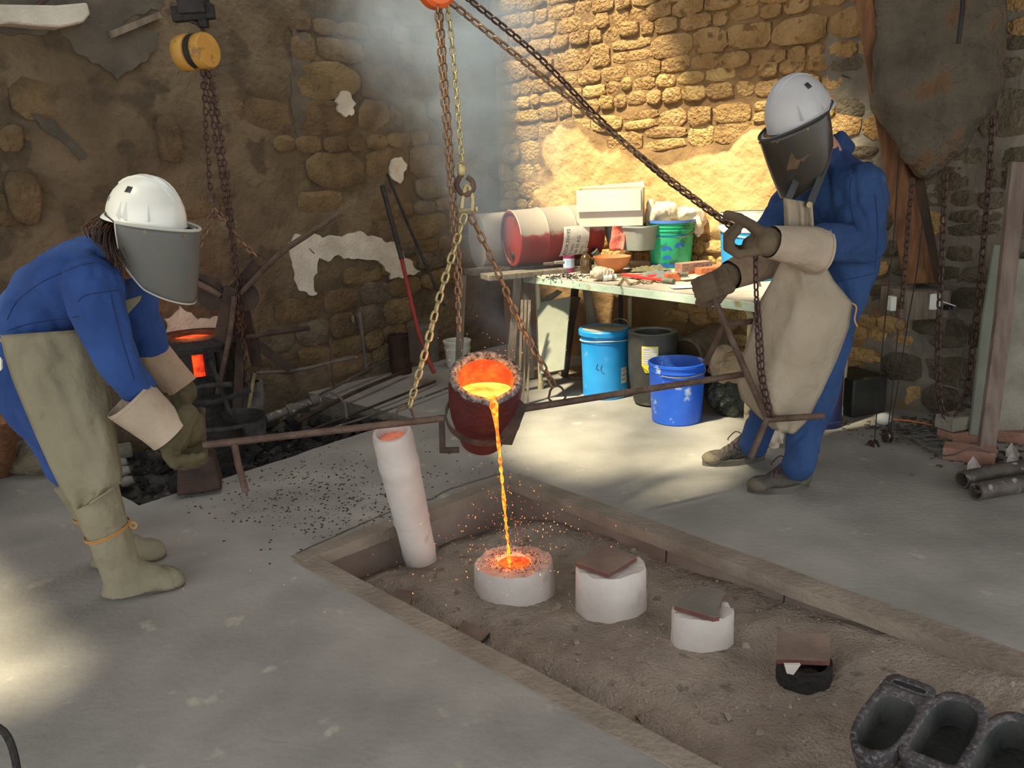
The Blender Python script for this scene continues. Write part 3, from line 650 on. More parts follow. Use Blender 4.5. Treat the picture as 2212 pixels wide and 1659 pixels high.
# slings of the left tongs
hk = P2(462, 448)
chain('sling_chain', 'thin sling chain from left hoist hook down to the left tong arm', [hk, P2(436, 520), P2(408, 575)], M['chain_brown'], .034, group='left hoist slings')
chain('sling_chain', 'thin sling chain from left hoist hook over to the right tong arm', [hk, P2(478, 466), P2(500, 494), P2(520, 520), P2(556, 556)], M['chain_brown'], .034, group='left hoist slings')
mb = MB(); c = P2(407, 580); mb.tube([c+Vector((math.cos(a)*.03, 0, math.sin(a)*.04)) for a in [2*PI*k/16 for k in range(16)]], .006, 6, loop=True)
tag(mb.build('ring', M['rust_dark']), 'small iron ring joining the left tong arm to its sling', 'ring')
mb = MB(); c = P2(562, 562); mb.tube([c+Vector((math.cos(a)*.045, 0, math.sin(a)*.03-.3*math.cos(a)*.045)) for a in [2*PI*k/16 for k in range(16)]], .006, 6, loop=True)
tag(mb.build('ring', M['rust_dark']), 'oval iron ring joining the right tong arm to its sling', 'ring')
# left hoist: trolley, yellow twin discs, chains, hook
t = thing('chain_hoist', 'small dusty yellow chain hoist hanging from a black trolley over the hearth', 'hoist', tuple(P2(422, 112)))
for (x, y, tx, th) in ((404, 114, 0, .07), (437, 111, 0, .085)):
    c = P2(x, y); ax_ = Vector((1, -.45, .06)).normalized(); MB().lathe([(.075, -th/2), (.086, -th/2+.012), (.086, th/2-.012), (.078, th/2)], c, ax_, n=30).build('housing', M['yelhoist'], t, sharp=50)
MB().lathe([(.082, -.03), (.082, .03)], P2(420, 112), (1, -.45, .06), n=24).build('gear_plate', M['blackiron'], t)
rod(t, [P2(432, 85), P2(440, 68, .02), P2(428, 52), P2(412, 45), P2(410, 35)], .010, 'top_hook')
mb = MB(); mb.box(P2(418, 28), (.20, .05, .07), Matrix.Rotation(-.05, 3, 'Y')); mb.box(P2(418, 8), (.13, .1, .10)); mb.box(P2(440, 48), (.04, .05, .05)); mb.build('trolley', M['blackiron'], t, bevel=.006)
for (x, y) in ((362, 26), (385, 20), (376, 40)): MB().lathe([(.012, -.01), (.014, .012)], P2(x, y), (.3, -1, 0), n=8).build('bolt', M['rust'], t)
beam = MB(); a = K+WD['L']*(-.3); ps = P2(418, -18); beam.box(ps+Vector((0, 0, .32)), (.12, 3.6, .16), Matrix.Rotation(math.radians(-44), 3, 'Z')); o = beam.build('runway_beam', M['rust_dark'], bevel=.004)
tag(o, 'dark steel runway beam above the left hoist', 'beam')
for k, pts in enumerate(([(438, 150), (446, 300), (456, 436)], [(443, 152), (470, 330), (500, 520), (520, 700), (534, 850)], [(450, 155), (483, 330), (506, 520), (524, 690), (530, 830)], [(458, 150), (472, 260), (494, 430), (508, 600), (512, 720)])):
    lab = ['short load chain of the left hoist ending in its hook', 'rusty left hoist hand chain, left strand of the hanging bundle', 'rusty left hoist hand chain, right strand of the hanging bundle', 'rusty left hoist slack chain crossing in front of the tongs'][k]
    chain('hoist_chain', lab, [P2(x, y, (-.01, -.03, .01, -.05)[k]) for x, y in pts], M['chain_dark'], .030, group='left hoist chains', wob=.003)
t = thing('lifting_hook', 'rusty hook on the left hoist holding two slings', 'hook', tuple(P2(460, 440)))
MB().lathe([(.022, -.02), (.022, .02)], P2(457, 428), n=12).build('collar', M['rust'], t)
rod(t, [P2(458, 420), P2(468, 440), P2(472, 456), P2(462, 468), P2(452, 460)], .011, 'hook_body', 'rust')
# rods, pipe with valve and loose iron on the hearth edge
def rodthing(name, label, cat, pts, r, m='rust_dark', group=None, n=8):
    mb = MB().tube(smoothpath(pts, 3) if len(pts) > 2 else [Vector(p) for p in pts], r, n); return tag(mb.build(name, M[m]), label, cat, group)
rodthing('iron_rod', 'long thin iron rod slanting up from the hearth to the red pole', 'rod', [G(610, 905, .03), G(700, 848, .05), G(906, 742, .14)], .011, 'pipe')
rodthing('iron_rod', 'bent dark iron bar lying across the hearth edge below the long rod', 'rod', [G(640, 912, .0), G(760, 850, .06), G(880, 800, .05)], .014)
rodthing('iron_rod', 'dark iron bar lying on the concrete ledge toward the crucible', 'rod', [G(655, 935, -.02), G(800, 880, .03), G(940, 824, .03)], .009)
rodthing('iron_rod', 'thin dusty rod lying beside the dark bar on the ledge', 'rod', [G(660, 942, -.02), G(820, 892, .03), G(968, 838, .03)], .007, 'pipe')
rodthing('iron_rod', 'slim bent rod propped from the tong feet across the back wall', 'rod', [at(552, 806, 4.6), at(640, 800, 4.7), at(720, 782, 4.8), at(770, 772, 4.9)], .010, 'pipe')
rodthing('thin_pole', 'thin rusty pole standing upright at the wall left of the corner', 'pole', [at(711, 700, 5.25), at(716, 780, 5.25), at(722, 840, 5.25)], .008, 'rust')
rodthing('thin_pole', 'thin grey pole standing at the wall beside the wooden knob', 'pole', [at(776, 675, 5.4), at(784, 740, 5.4), at(790, 795, 5.4)], .012, 'wire')
t = thing('gas_pipe', 'grey burner pipe with a thick coupling resting on the hearth edge', 'pipe', tuple(at(640, 885, 4.55)))
a_ = at(575, 905, 4.5); b_ = at(690, 860, 4.7); mb = MB().tube([a_, b_], .026, 14); mb.build('tube', M['pipe'], t)
mb = MB(); d_ = (b_-a_).normalized(); 
for q in (.42, .86): mb.tube([a_.lerp(b_, q)-d_*.015, a_.lerp(b_, q)+d_*.03], .036, 14)
mb.build('coupling', M['pipe'], t); MB().tube(smoothpath([b_, b_+Vector((.06, .05, .02)), b_+Vector((.14, .0, -.03)), b_+Vector((.17, -.1, -.1))], 4), .008, 8).build('hose', M['wire'], t)
mb = MB(); mb.tube([at(548, 805, 4.45), at(533, 895, 4.4)], .014, 4); tag(mb.build('iron_bar', M['steel']), 'short bright-edged square bar standing in the coal', 'bar')
for i, (pts, r, lab) in enumerate((([(400, 850), (440, 835), (500, 830)], .014, 'curved ashy bar just right of the far glove'), ([(400, 872), (470, 866), (540, 842)], .015, 'ashy bar lying below the curved bar in the hearth'), ([(430, 930), (500, 925), (570, 905)], .012, 'thin ashy rod on the coal above the shank handle'))):
    rodthing('clinker_bar', lab, 'rod', [at(x, y, 4.1) for x, y in pts], r, 'char')
mb = MB(); mb.box(at(425, 990, 3.72)+Vector((0, 0, -.06)), (.20, .2, .16), Matrix.Rotation(.3, 3, 'Z'), .8); tag(mb.build('iron_box', M['rust_dark'], bevel=.01), 'dark rusty iron block in the coal under the near gloves', 'block')
mb = MB(); mb.box(G(260, 975, -.03), (.12, .09, .07), Matrix.Rotation(.5, 3, 'Z')); tag(mb.build('coal_brick', M['concblock'], bevel=.008), 'grey brick stub behind the apron at the hearth corner', 'brick')
for i, (x, y) in enumerate(((262, 1000), (268, 1018), (275, 1040))):
    tag(MB().lathe([(.02, -.03), (.03, 0), (.02, .03)], G(x, y, -.04), (.9, .3, .2), n=10).build('clinker', M['concblock']), 'rounded clinker lump in the short column behind the apron, %s' % ('uppermost', 'middle one', 'lowest')[i], 'clinker', 'clinker column')
mb = MB(); P = G(70, 1035, 0); o = remesh(MB().ell(P+Vector((0, .12, .08)), [(.24, 0, 0), (0, .14, 0), (0, 0, .10)]), 'rubble_stone', M['stone_grey'], None, .02, 2, .012, 9); tag(o, 'grey dusty stone lying behind the left worker', 'stone')
o = MB().tube([G(-10, 1020, 0), at(-5, 880, 3.6)], .09, 10).build('log', M['wood']); tag(o, 'brown log end standing at the left picture edge', 'log')
# poles against the left wall near the corner
rodthing('iron_pole', 'dark pole with a thick grip end leaning on the wall, red lower half', 'pole', [at(826, 402, 5.75), at(868, 560, 5.55)], .018, 'blackiron')
rodthing('iron_pole', 'red painted lower pole leaning by the corner', 'pole', [at(868, 560, 5.55), at(905, 720, 5.35), at(938, 806, 5.25)], .014, 'drumred')
rodthing('iron_pole', 'thin black pole leaning on the wall just left of the smoke', 'pole', [at(837, 376, 5.9), at(880, 480, 5.75), at(935, 606, 5.6), at(960, 660, 5.5)], .011, 'blackiron')
c = at(762, 690, 5.75); t = thing('wooden_knob', 'small wooden knob on a wire peg in the left wall', 'knob', tuple(c)); MB().ell(c, [(.012, 0, 0), (0, .02, 0), (0, 0, .026)]).build('knob', M['wood_grey'], t); MB().tube([c, c+Vector((-.09, .09, -.0))], .004, 6).build('peg', M['rust_dark'], t)
# vessels near the corner behind the smoke
def bucket(name, label, cat, base, r0, r1, h, m, m_in=None, fill=None, lip=.006, group=None, n=32, bands=(), parent=None, wall=.004, cap=None):
    base = Vector(base); t = parent or thing(name, label, cat, tuple(base), group)
    prof = [(r0*.96, 0), (r0, .006)]
    for hb in bands:
        rb = r0+(r1-r0)*hb/h; prof += [(rb, hb-.006), (rb+lip, hb-.004), (rb+lip, hb+.004), (r0+(r1-r0)*(hb+.006)/h, hb+.006)]
    prof += [(r1, h-.018), (r1+lip, h-.016), (r1+lip, h-.002), (r1, h), (r1-wall, h)]
    MB().lathe(prof, base, n=n, cap0=True, cap1=False).build('body', m, t)
    MB().lathe([(r1-wall, h), (r0-wall, .012)], base, n=n, cap0=False, cap1=True).build('inner_wall', m_in or m, t)
    if fill is not None: MB().lathe([(r0+(r1-r0)*fill[0]/h-wall, fill[0]-.004), (0.02, fill[0])], base, n=n).build('contents', fill[1], t)
    return t
def bail(t, base, r, h, m='steel', tilt=0.0, drop=0.0, ang=0.0, grip=None, rr_=.003, side=1):
    # wire handle: half circle swung by angle tilt from vertical, about axis at angle ang
    base = Vector(base); ax = Vector((math.cos(ang), math.sin(ang), 0)); n_ = Vector((-math.sin(ang), math.cos(ang), 0))*side
    pts = []
    for k in range(17):
        a = PI*k/16; pts.append(base+Vector((0, 0, h))+ax*math.cos(a)*r+(Vector((0, 0, 1))*math.cos(tilt)+n_*math.sin(tilt))*math.sin(a)*r*.98)
    MB().tube(pts, rr_, 6).build('bail', M[m], t)
    if grip: MB().tube(pts[7:10], .009, 8).build('grip', M[grip], t)
bucket('rusty_can', 'rusty open can standing by the wall behind the iron rods', 'can', G(868, 806, 0), .075, .08, .29, M['rust_dark'])
tag(MB().box(at(915, 742, 5.6)+Vector((0, 0, .0)), (.15, .15, .26), Matrix.Rotation(.7, 3, 'Z')).build('grey_box', M['cement'], bevel=.008), 'dark grey box against the wall behind the left sling chain', 'box')
bucket('white_bucket', 'small white bucket with blue and red print in the smoke by the corner', 'bucket', G(990, 790, 0), .085, .10, .20, M['whitepl'], bands=(.14,))
# ================================================================ casting pit: moulds, tiles
def oval(label, bx, by, tx_y, l, r_, zb, dep=.85, name='plaster_mould', m='mold', rot=0.0, rough=.03, hole=None, top='moldpink'):
    f0 = G(bx, by, zb); zt = D(bx, tx_y, f0.y).z; rad = abs(D(r_, (by+tx_y)/2, f0.y+.1).x-D(l, (by+tx_y)/2, f0.y+.1).x)/2
    cx = (D(l, by, f0.y+rad*dep).x+D(r_, by, f0.y+rad*dep).x)/2; c = Vector((cx, f0.y+rad*dep, 0))
    t = thing(name, label, 'mould', (c.x, c.y, zb)); rings = []; n = 44
    xd = Vector((math.cos(rot), math.sin(rot), 0)); yd = Vector((-xd.y, xd.x, 0))
    for k, (q, z) in enumerate([(1.03, zb-.12), (1.02, zb), (1.0, (zb+zt)/2), (.985, zt-.012), (.965, zt)]):
        ring = []
        for j in range(n):
            a = 2*PI*j/n; e = rough*noise.noise(Vector((math.cos(a)*1.6, math.sin(a)*1.6, bx*.1)))+(.035*noise.noise(Vector((math.cos(a)*3, math.sin(a)*3+k*2, bx))) if k >= 3 else 0)
            ring.append(c+xd*math.cos(a)*rad*q*(1+e)+yd*math.sin(a)*rad*dep*q*(1+e)+Vector((0, 0, z+(.012*noise.noise(Vector((math.cos(a)*4, math.sin(a)*4, bx+1))) if k >= 3 else 0))))
        rings.append(ring)
    MB().rings(rings, True, True, False).build('body', M[m], t, sharp=60)
    hr = hole or .3; hc = c; R2 = [rings[-1]]
    for q in (.8, .6, hr+.06, hr): R2.append([hc+(p-hc)*q/.965+Vector((0, 0, zt-((p-hc).z)*q/.965))+Vector((0, 0, .003*noise.noise(p*40)-(.004 if q == hr else 0))) for p in rings[-1]])
    R2 = [R2[0]]+[[Vector((p.x, p.y, zt+.003*noise.noise(p*50)-(.006 if i == 3 else 0))) for p in r] for i, r in enumerate(R2[1:])]
    MB().rings(R2, True, False, False).build('top_face', M[top], t, sharp=70)
    low = [p+Vector((0, 0, -.03)) for p in R2[-1]]
    return t, hc, zt, rad, R2[-1]
def zs(x, y): 
    z = -.12
    for _ in range(6): z = sandz_at(G(x, y, z))
    return z
t, hc, zt, rad, ring = oval('wide round plaster mould being filled with glowing metal', 1113, 1308, 1250, 1027, 1201, zs(1113, 1308), .92, hole=.40)
POUR = D(1100, 1195, hc.y)
mv = Vector((POUR.x-hc.x, -.015, 0))
MB().rings([[p for p in ring], [hc+(p-hc)*.9+Vector((0, 0, -.02)) for p in ring]], True, False, True).build('glowing_pool', M['melt_red'], t)
POOL = Vector((hc.x, hc.y, zt-.02)); POURP = Vector((POUR.x, hc.y-.01, zt-.02))
rr = random.Random(4); mb = MB()
for i in range(420):
    a = rr.uniform(0, 2*PI); q = rr.gauss(.55, .16)*rad
    if q < rad*.40 or q > rad*.94: continue
    s = rr.uniform(.0006, .0019); mb.box(hc+Vector((math.cos(a)*q, math.sin(a)*q*.92, zt+.003)), (s*2.4, s*1.6, s), Matrix.Rotation(rr.uniform(0, 6), 3, 'Z'))
o = mb.build('slag_specks', M['char'], t); o['kind'] = 'stuff'
t2, hc2, zt2, _, _ = oval('tall plaster mould capped with a diamond-turned terracotta tile', 1325, 1346, 1252, 1244, 1396, zs(1325, 1346), .85, hole=.25, top='mold')
t3, hc3, zt3, _, _ = oval('small plaster mould capped with a chipped grey tile', 1520, 1410, 1342, 1451, 1581, zs(1520, 1408), .72, hole=.25, top='mold')
def tile(label, corners, z, th=.016, m='tile', edge='tile_red', tilt=None, cat='tile', name='clay_tile'):
    P = [G(x, y, z) for x, y in corners]
    if tilt:
        for i, d in enumerate(tilt): P[i] = G(corners[i][0], corners[i][1], z+d)
    t = thing(name, label, cat, tuple(P[0])); up = Vector((0, 0, 1))
    MB().prism([p+up*-.0 for p in P], up*.003).build('top_face', M[m], t); MB().prism([p-up*th for p in P], up*(th-.0003)).build('edge', M[edge], t, bevel=.001); return t
tile('red-edged terracotta tile turned like a diamond on the tall mould', [(1241, 1214), (1300, 1177), (1376, 1203), (1314, 1240)], zt2+.022)
tile('grey fired tile with a bitten corner on the small mould', [(1456, 1308), (1478, 1290), (1506, 1268), (1540, 1270), (1569, 1280), (1560, 1292), (1554, 1310), (1554, 1332), (1540, 1334)], zt3+.022, m='tile_grey')
zb = zs(1735, 1480); 
tile('square brown tile covering a dark hollow in the sand near the ingot moulds', [(1676, 1424), (1680, 1368), (1792, 1370), (1793, 1428)], zb+.075)
t = thing('sunken_mould', 'half-buried mould shell gaping dark under the square tile', 'mould', tuple(G(1735, 1500, zb)))
c = G(1737, 1452, zb+.02); MB().lathe([(.078, -.10), (.082, .0), (.080, .04), (.066, .04), (.062, -.02), (.05, -.05)], c, n=28, jit=.03, cap1=True).build('shell', M['blackiron'], t)  # shell coloured black so the hollow under the tile reads as dark
mb = MB(); mb.prism([D(1695, 1436, c.y-.07), D(1730, 1436, c.y-.07), D(1714, 1458, c.y-.07), D(1700, 1455, c.y-.07)], (0, .01, 0)); mb.build('white_shard', M['mold'], t)
tile('brown tile half buried in sand against the near pit edge', [(795, 1266), (893, 1278), (884, 1310), (858, 1300)], zs(850, 1290)+.012, tilt=(-.03, 0, .01, -.01))
tile('dark red tile poking out of the sand at the near pit edge', [(978, 1385), (1000, 1340), (1058, 1366), (1036, 1388)], zs(1020, 1375)+.03, m='tile', edge='blackiron', tilt=(-.02, .0, .0, .0))
# leaning tube mould
bt = G(908, 1204, -.12); tp = D(846, 933, bt.y-.17); ax = (tp-bt); L = ax.length
t = thing('tube_mould', 'tall leaning plaster-wrapped tube mould glowing faintly at its mouth', 'mould', tuple(bt))
prof = [(.064, -.10), (.066, 0), (.070, .04), (.068, .045), (.070, .25*L), (.074, .5*L), (.077, .72*L), (.079, .73*L), (.080, .80*L), (.077, .815*L), (.078, .97*L), (.072, L), (.060, L), (.054, L-.04)]
MB().lathe(prof, bt, ax, n=36, cap0=True, cap1=False, jit=.02).build('wrapped_shell', M['mold'], t, sharp=50)
MB().lathe([(.056, L-.035), (.02, L-.033)], bt, ax, n=24).build('mouth_lining', mat('pink_hot_plaster', (206, 120, 96), (230, 160, 130), 12, .9, bump=.3, bscale=60, emit=(.8, .1, .03), es=.25), t)
for q in (.33, .62):
    rp = []; x_, y_, z_ = frame(ax)
    for k in range(24): a = 2*PI*k/24; rp.append(bt+z_*(q*L+.004*math.sin(a*2+q*9))+(x_*math.cos(a)+y_*math.sin(a))*(.0715+.006*(q)))
    MB().tube(rp, .0016, 5, loop=True).build('wrap_seam', M['mold'], t)
# ingot moulds
def ingot(label, fc, bc, W2, z, ef, eb, c0, c1, cef, ceb, slot=False, hgt=.085):
    F = G(*fc, z); B = G(*bc, z); F.z = 0; B.z = 0; d = (B-F).normalized(); s = Vector((d.y, -d.x, 0)); L = (B-F).length
    t = thing('ingot_mould', label, 'ingot mould', (F.x, F.y, z-hgt))
    def ringp(m0, m1, wq, zz, ef, eb, wob=0):
        out = []; a0 = L*m0; a1 = L*m1; mid = (a0+a1)/2; hl = (a1-a0)/2
        for j in range(44):
            a = 2*PI*j/44; c, s_ = math.cos(a), math.sin(a); e = eb if s_ > 0 else ef; q = (abs(c)**e+abs(s_)**e)**(-1/e)
            # rounded ends take only the last stretch of the length
            y = s_*q; x = c*q; out.append(F+d*(mid+hl*y)+s*(x*W2*wq)+Vector((0, 0, zz+wob*noise.noise(Vector((c*4, s_*4, fc[0]))))))
        return out
    MB().rings([ringp(.08, .84, .66, z-hgt, ef, eb), ringp(.06, .86, .72, z-hgt+.006, ef, eb), ringp(.0, 1.0, .98, z-.020, ef, eb), ringp(-.01, 1.01, 1.0, z-.006, ef, eb, .002), ringp(.0, 1.0, .97, z, ef, eb, .003), ringp(c0, c1, .76, z, cef, ceb, .003), ringp(c0+.012, c1-.012, .72, z-.008, cef, ceb)], True, True, False).build('body', M['ingot'], t, sharp=70)
    MB().rings([ringp(c0+.012, c1-.012, .72, z-.008, cef, ceb), ringp(c0+.03, c1-.04, .66, z-.03, cef, ceb), ringp(c0+.08, c1-.10, .56, z-hgt+.02, cef, ceb)], True, False, True).build('cavity', M['ingot_in'], t, sharp=60)
    if slot:
        mb = MB(); cc = F+d*L*(c1+1)/2*1.0; hw = W2*.66; pl = []
        for k in range(20):
            a = 2*PI*k/20; e = 4; c, s_ = math.cos(a), math.sin(a); q = (abs(c)**e+abs(s_)**e)**(-1/e); pl.append(cc+s*c*q*hw+d*s_*q*.015+Vector((0, 0, z+.0026)))
        MB().prism(pl, (0, 0, -.02)).build('handle_slot', M['ink'], t);  # no recess here: a black inset paints the slot's dark inside
        MB().tube([p+Vector((0, 0, .001)) for p in pl], .003, 6, loop=True).build('slot_edge', M['ingot'], t)
    return t
ingot('black cast iron ingot mould with a slotted handle, leftmost of three', (1866, 1624), (1976, 1468), .066, .05, 2.4, 7, .05, .74, 2.6, 4.5, True)
ingot('black cast iron ingot mould with an ash-grey rim, middle of three', (2004, 1646), (2088, 1500), .076, .05, 9, 2.5, .06, .92, 8, 2.6)
ingot('black cast iron ingot mould cut by the right picture edge', (2136, 1700), (2222, 1545), .078, .05, 9, 2.5, .06, .92, 8, 2.6)
# ================================================================ crucible and pouring shank
CT = D(1050, 812, 2.93)                   # centre of the rim
axu = Vector((.10, -.50, .86)).normalized()
xd = Vector((1, 0, 0)); xd = (xd-axu*xd.dot(axu)).normalized(); yd = axu.cross(xd)
RO = .132
t = thing('crucible', 'red-hot clay crucible tipped forward and pouring molten bronze', 'crucible', tuple(CT-axu*.36))
prof = [(.03, -.375), (.065, -.368), (.085, -.345), (.105, -.28), (.124, -.20), (.134, -.12), (.136, -.06), (RO, -.012)]
def cpt(r, h, a): return CT+axu*h+(xd*math.cos(a)+yd*math.sin(a))*r
lipa = math.atan2((Vector((.22, -1, 0))).dot(yd), (Vector((.22, -1, 0))).dot(xd))
def lipf(a):
    d = (a-lipa+PI) % (2*PI)-PI; return math.exp(-(d/.17)**2)
N_ = 56; rings = []
for r, h in prof: rings.append([cpt(r*(1+.012*noise.noise(Vector((math.cos(a)*3, math.sin(a)*3, h*12)))), h, a) for a in [2*PI*k/N_ for k in range(N_)]])
MB().rings(rings, True, True, False).build('body', M['crucible'], t, sharp=80)
rm = []
for r, h in ((RO, -.014), (RO+.004, -.002), (RO-.006, .007), (RO-.022, .004), (RO-.03, -.012)):
    rm.append([cpt(r*(1+.012*noise.noise(Vector((math.cos(a)*7, math.sin(a)*7, r*50))))+lipf(a)*.012, h-lipf(a)*(.012 if h > -.01 else .006)+.003*noise.noise(Vector((a*6, r*60, 0))), a) for a in [2*PI*k/N_ for k in range(N_)]])
MB().rings(rm, True, False, False).build('rim', M['crucible_rim'], t, sharp=80)
RI = RO-.03
MB().rings([rm[-1], [cpt(RI-.002, -.06, 2*PI*k/N_) for k in range(N_)], [cpt(RI-.006, -.2, 2*PI*k/N_) for k in range(N_)], [cpt(.06, -.30, 2*PI*k/N_) for k in range(N_)]], True, False, True).build('inner_wall', M['glow_wall'], t)
lip = cpt(RI+.004, -.016, lipa); zl = lip.z+.006
poly = []
for k in range(48):
    a = 2*PI*k/48; p = cpt(RI-.003, 0, a); h = (zl-p.z)/axu.z; h = min(h, .0); poly.append(cpt(RI-.003-(.012 if h < -.2 else 0), max(h, -.28), a))
for p in poly: p.z = min(p.z, zl)
cen = sum(poly, Vector())/48
mb = MB(); mb.rings([poly, [cen+(p-cen)*.5 for p in poly]], True, False, True)
t_m = tag(mb.build('molten_bronze', M['melt']), 'bright yellow pool of molten bronze inside the crucible', 'molten metal')
# stream
A0 = lip+Vector((0, 0, .004)); B0 = Vector(POURP); outv = Vector((B0.x-A0.x, 0, 0)); pts = []; rad_ = []; n = 90
A1 = cpt(RO+.012, -.012, lipa)+Vector((0, 0, .0))
B0.y = min(B0.y, A1.y-.02) if False else B0.y
for k in range(n+1):
    q = k/n; z = A1.z-(A1.z-B0.z)*q; pts.append(Vector((A1.x+(B0.x-A1.x)*q**.75, A1.y-.02*math.sin(min(1, q*1.2)*PI/2)+(B0.y-A1.y+.02)*q**.8, z)))
    b = .0065-.002*q+.0022*math.sin(q*70+3*math.sin(q*17))*min(1, q*3)+.0012*noise.noise(Vector((q*40, 0, 0)))
    if q < .14: b = .017-(.0105)*(q/.14)**.6
    rad_.append(max(.0018, b))
pts = [cen.lerp(A0, .86)+Vector((0, 0, -.012)), A0+Vector((0, 0, -.004))]+pts; rad_ = [.014, .019]+rad_
sm = MB().tube(pts, rad_, 10).build('molten_stream', M['stream']); tag(sm, 'thin beaded stream of molten bronze falling from the crucible lip into the mould', 'molten metal')
# ring band and brackets
t = thing('pouring_shank', 'long rusty two-man pouring shank with a ring round the crucible', 'pouring shank', tuple(cpt(.14, -.16, 0)))
hb = -.21; band = MB(); rr_ = [(.139, hb-.014), (.145, hb-.014), (.147, hb+.016), (.141, hb+.016)]
band.rings([[cpt(r, h, 2*PI*k/48) for k in range(48)] for r, h in rr_]+[[cpt(.139, hb-.014, 2*PI*k/48) for k in range(48)]], True, False, False).build('ring_band', M['rust'], t)
SL = D(438, 962, 2.63); SJ = D(950, 905, 2.88); SR0 = D(1128, 878, 3.0); SR = D(1608, 808, 3.40)
def pipe(pts, r, name, m='rust', n=10): return MB().tube(pts, r, n).build(name, M[m], t)
bk = D(957, 972, 2.86); pipe([SL, SJ+Vector((.012, 0, .002))], .0125, 'bar'); 
mb = MB(); flat(mb, [SJ+Vector((.008, 0, .015)), D(956, 978, 2.86)], .022, .012); flat(mb, [D(953, 973, 2.86), D(992, 972, 2.86)], .020, .012); mb.build('bracket', M['rust_dark'], t, bevel=.001)
mb = MB(); Q = [(1122, 862), (1138, 880), (1106, 962), (1072, 960), (1078, 944), (1098, 900)]; mb.prism([D(x, y, 2.93) for x, y in Q], (0, .012, 0)); mb.build('bracket', M['rust_dark'], t, bevel=.002)
pipe([SR0-Vector((.01, .02, .005)), SR], .0135, 'bar')
Jt = D(1566, 700, 3.36); Jb = D(1657, 906, 3.30); Ht = D(1532, 618, 3.40)
pipe([Ht, Jt, Jb], .0135, 'fork_bar'); pipe([Jb, D(1780, 898, 3.16)], .0135, 'handle'); pipe([Jb, D(1621, 990, 3.26)], .0135, 'handle'); pipe([Jt, D(1648, 692, 3.55)], .0125, 'handle'); pipe([Jt, D(1524, 784, 3.5)], .0125, 'handle')
pipe([D(506, 958, 2.66), D(514, 1000, 2.66), D(531, 1062, 2.66)], .012, 'handle', 'rust')
# chain eyes on the bar, slings, shackle, hook
def eye(px, py, Y, label, w_=.028, h_=.034):
    c = D(px, py, Y); mb = MB(); mb.tube([c+Vector((math.cos(a)*w_*(1+.25*(math.sin(a) < 0)), .0, math.sin(a)*h_)) for a in [2*PI*k/18 for k in range(18)]], .0045, 7, loop=True); return tag(mb.build('chain_ring', M['rust']), label, 'ring', 'rings on the pouring bar')
eye(874, 896, 2.85, 'bent iron ring round the left shank bar below the pale sling'); eye(1203, 852, 3.05, 'bent iron ring round the right shank bar below the rusty sling')
SH = D(1010, 455, 2.95)
chain('sling_chain', 'pale steel sling chain from the shackle down to the left shank bar', [D(1004, 462, 2.94), D(950, 640, 2.90), D(918, 760, 2.87), D(884, 880, 2.85)], M['chain_pale'], .0345, group='crucible slings')
chain('sling_chain', 'rusty steel sling chain from the shackle down to the right shank bar', [D(1016, 464, 2.96), D(1070, 575, 2.99), D(1120, 690, 3.02), D(1197, 835, 3.05)], M['chain_brown'], .0345, group='crucible slings')
t = thing('shackle', 'pale steel bow shackle joining both slings to the hook', 'shackle', tuple(SH))
MB().tube(smoothpath([D(997, 450, 2.95), D(1001, 425, 2.95), D(1006, 405, 2.95), D(1014, 404, 2.95), D(1021, 425, 2.95), D(1021, 455, 2.95)], 5), .0075, 8).build('bow', M['chain_pale'], t)
MB().tube([D(990, 456, 2.94), D(1032, 453, 2.96)], .006, 8).build('pin', M['chain_pale'], t); MB().lathe([(.010, -.004), (.011, .004)], D(1030, 453, 2.955), (1, 0, .05), n=10).build('pin_eye', M['chain_pale'], t)
t = thing('hoist_hook', 'rusty load hook with pale collar above the shackle', 'hook', tuple(D(1003, 380, 2.95)))
MB().lathe([(.014, -.018), (.016, -.014), (.016, .014), (.014, .018)], D(998, 367, 2.95), (0, 0, 1), n=16).build('collar', M['chain_pale'], t)
MB().tube(smoothpath([D(998, 376, 2.95), D(990, 388, 2.95), D(987, 402, 2.95), D(995, 416, 2.95), D(1010, 420, 2.95), D(1022, 408, 2.95), D(1020, 392, 2.95), D(1008, 382, 2.95)], 5), [.009]*36, 8).build('hook_body', M['rust'], t)
chain('hoist_chain', 'single load chain of the orange hoist ending in the crucible hook', [D(964, -10, 2.95), D(980, 130, 2.95), D(998, 352, 2.95)], M['chain_pale'], .026, group='orange hoist chains')
chain('hoist_chain', 'rusty slack chain of the orange hoist, longer left strand', [D(943, -10, 2.93), D(957, 200, 2.93), D(972, 400, 2.93), D(984, 560, 2.93), D(992, 715, 2.93)], M['chain_brown'], .026, group='orange hoist chains')
chain('hoist_chain', 'rusty slack chain of the orange hoist, right strand beside the longest one', [D(949, -10, 2.97), D(964, 200, 2.97), D(979, 400, 2.97), D(991, 560, 2.97), D(994, 640, 2.97)], M['chain_brown'], .026, group='orange hoist chains')
t = thing('orange_hoist', 'orange chain hoist body cut by the top edge above the crucible', 'hoist', tuple(D(945, -20, 2.95)))
MB().lathe([(.05, -.03), (.062, -.02), (.062, .02), (.05, .03)], D(943, -24, 2.95), (.5, -1, 0), n=26).build('housing', M['orange'], t); MB().box(D(962, -14, 2.96), (.09, .04, .03)).build('guide', M['orange'], t, bevel=.004)
MB().tube([D(935, -30, 2.95), D(930, -300, 2.95)], .012, 8).build('suspension', M['rust'], t)
GL = D(1588, 492, 3.33)
chain('hand_chain', 'dark hand chain slanting from the orange hoist to the right worker, lower strand', [D(972, 4, 2.96), D(1180, 172, 3.05), D(1400, 350, 3.2), D(1500, 427, 3.28), GL], M['chain_brown'], .030, group='hand chain strands')
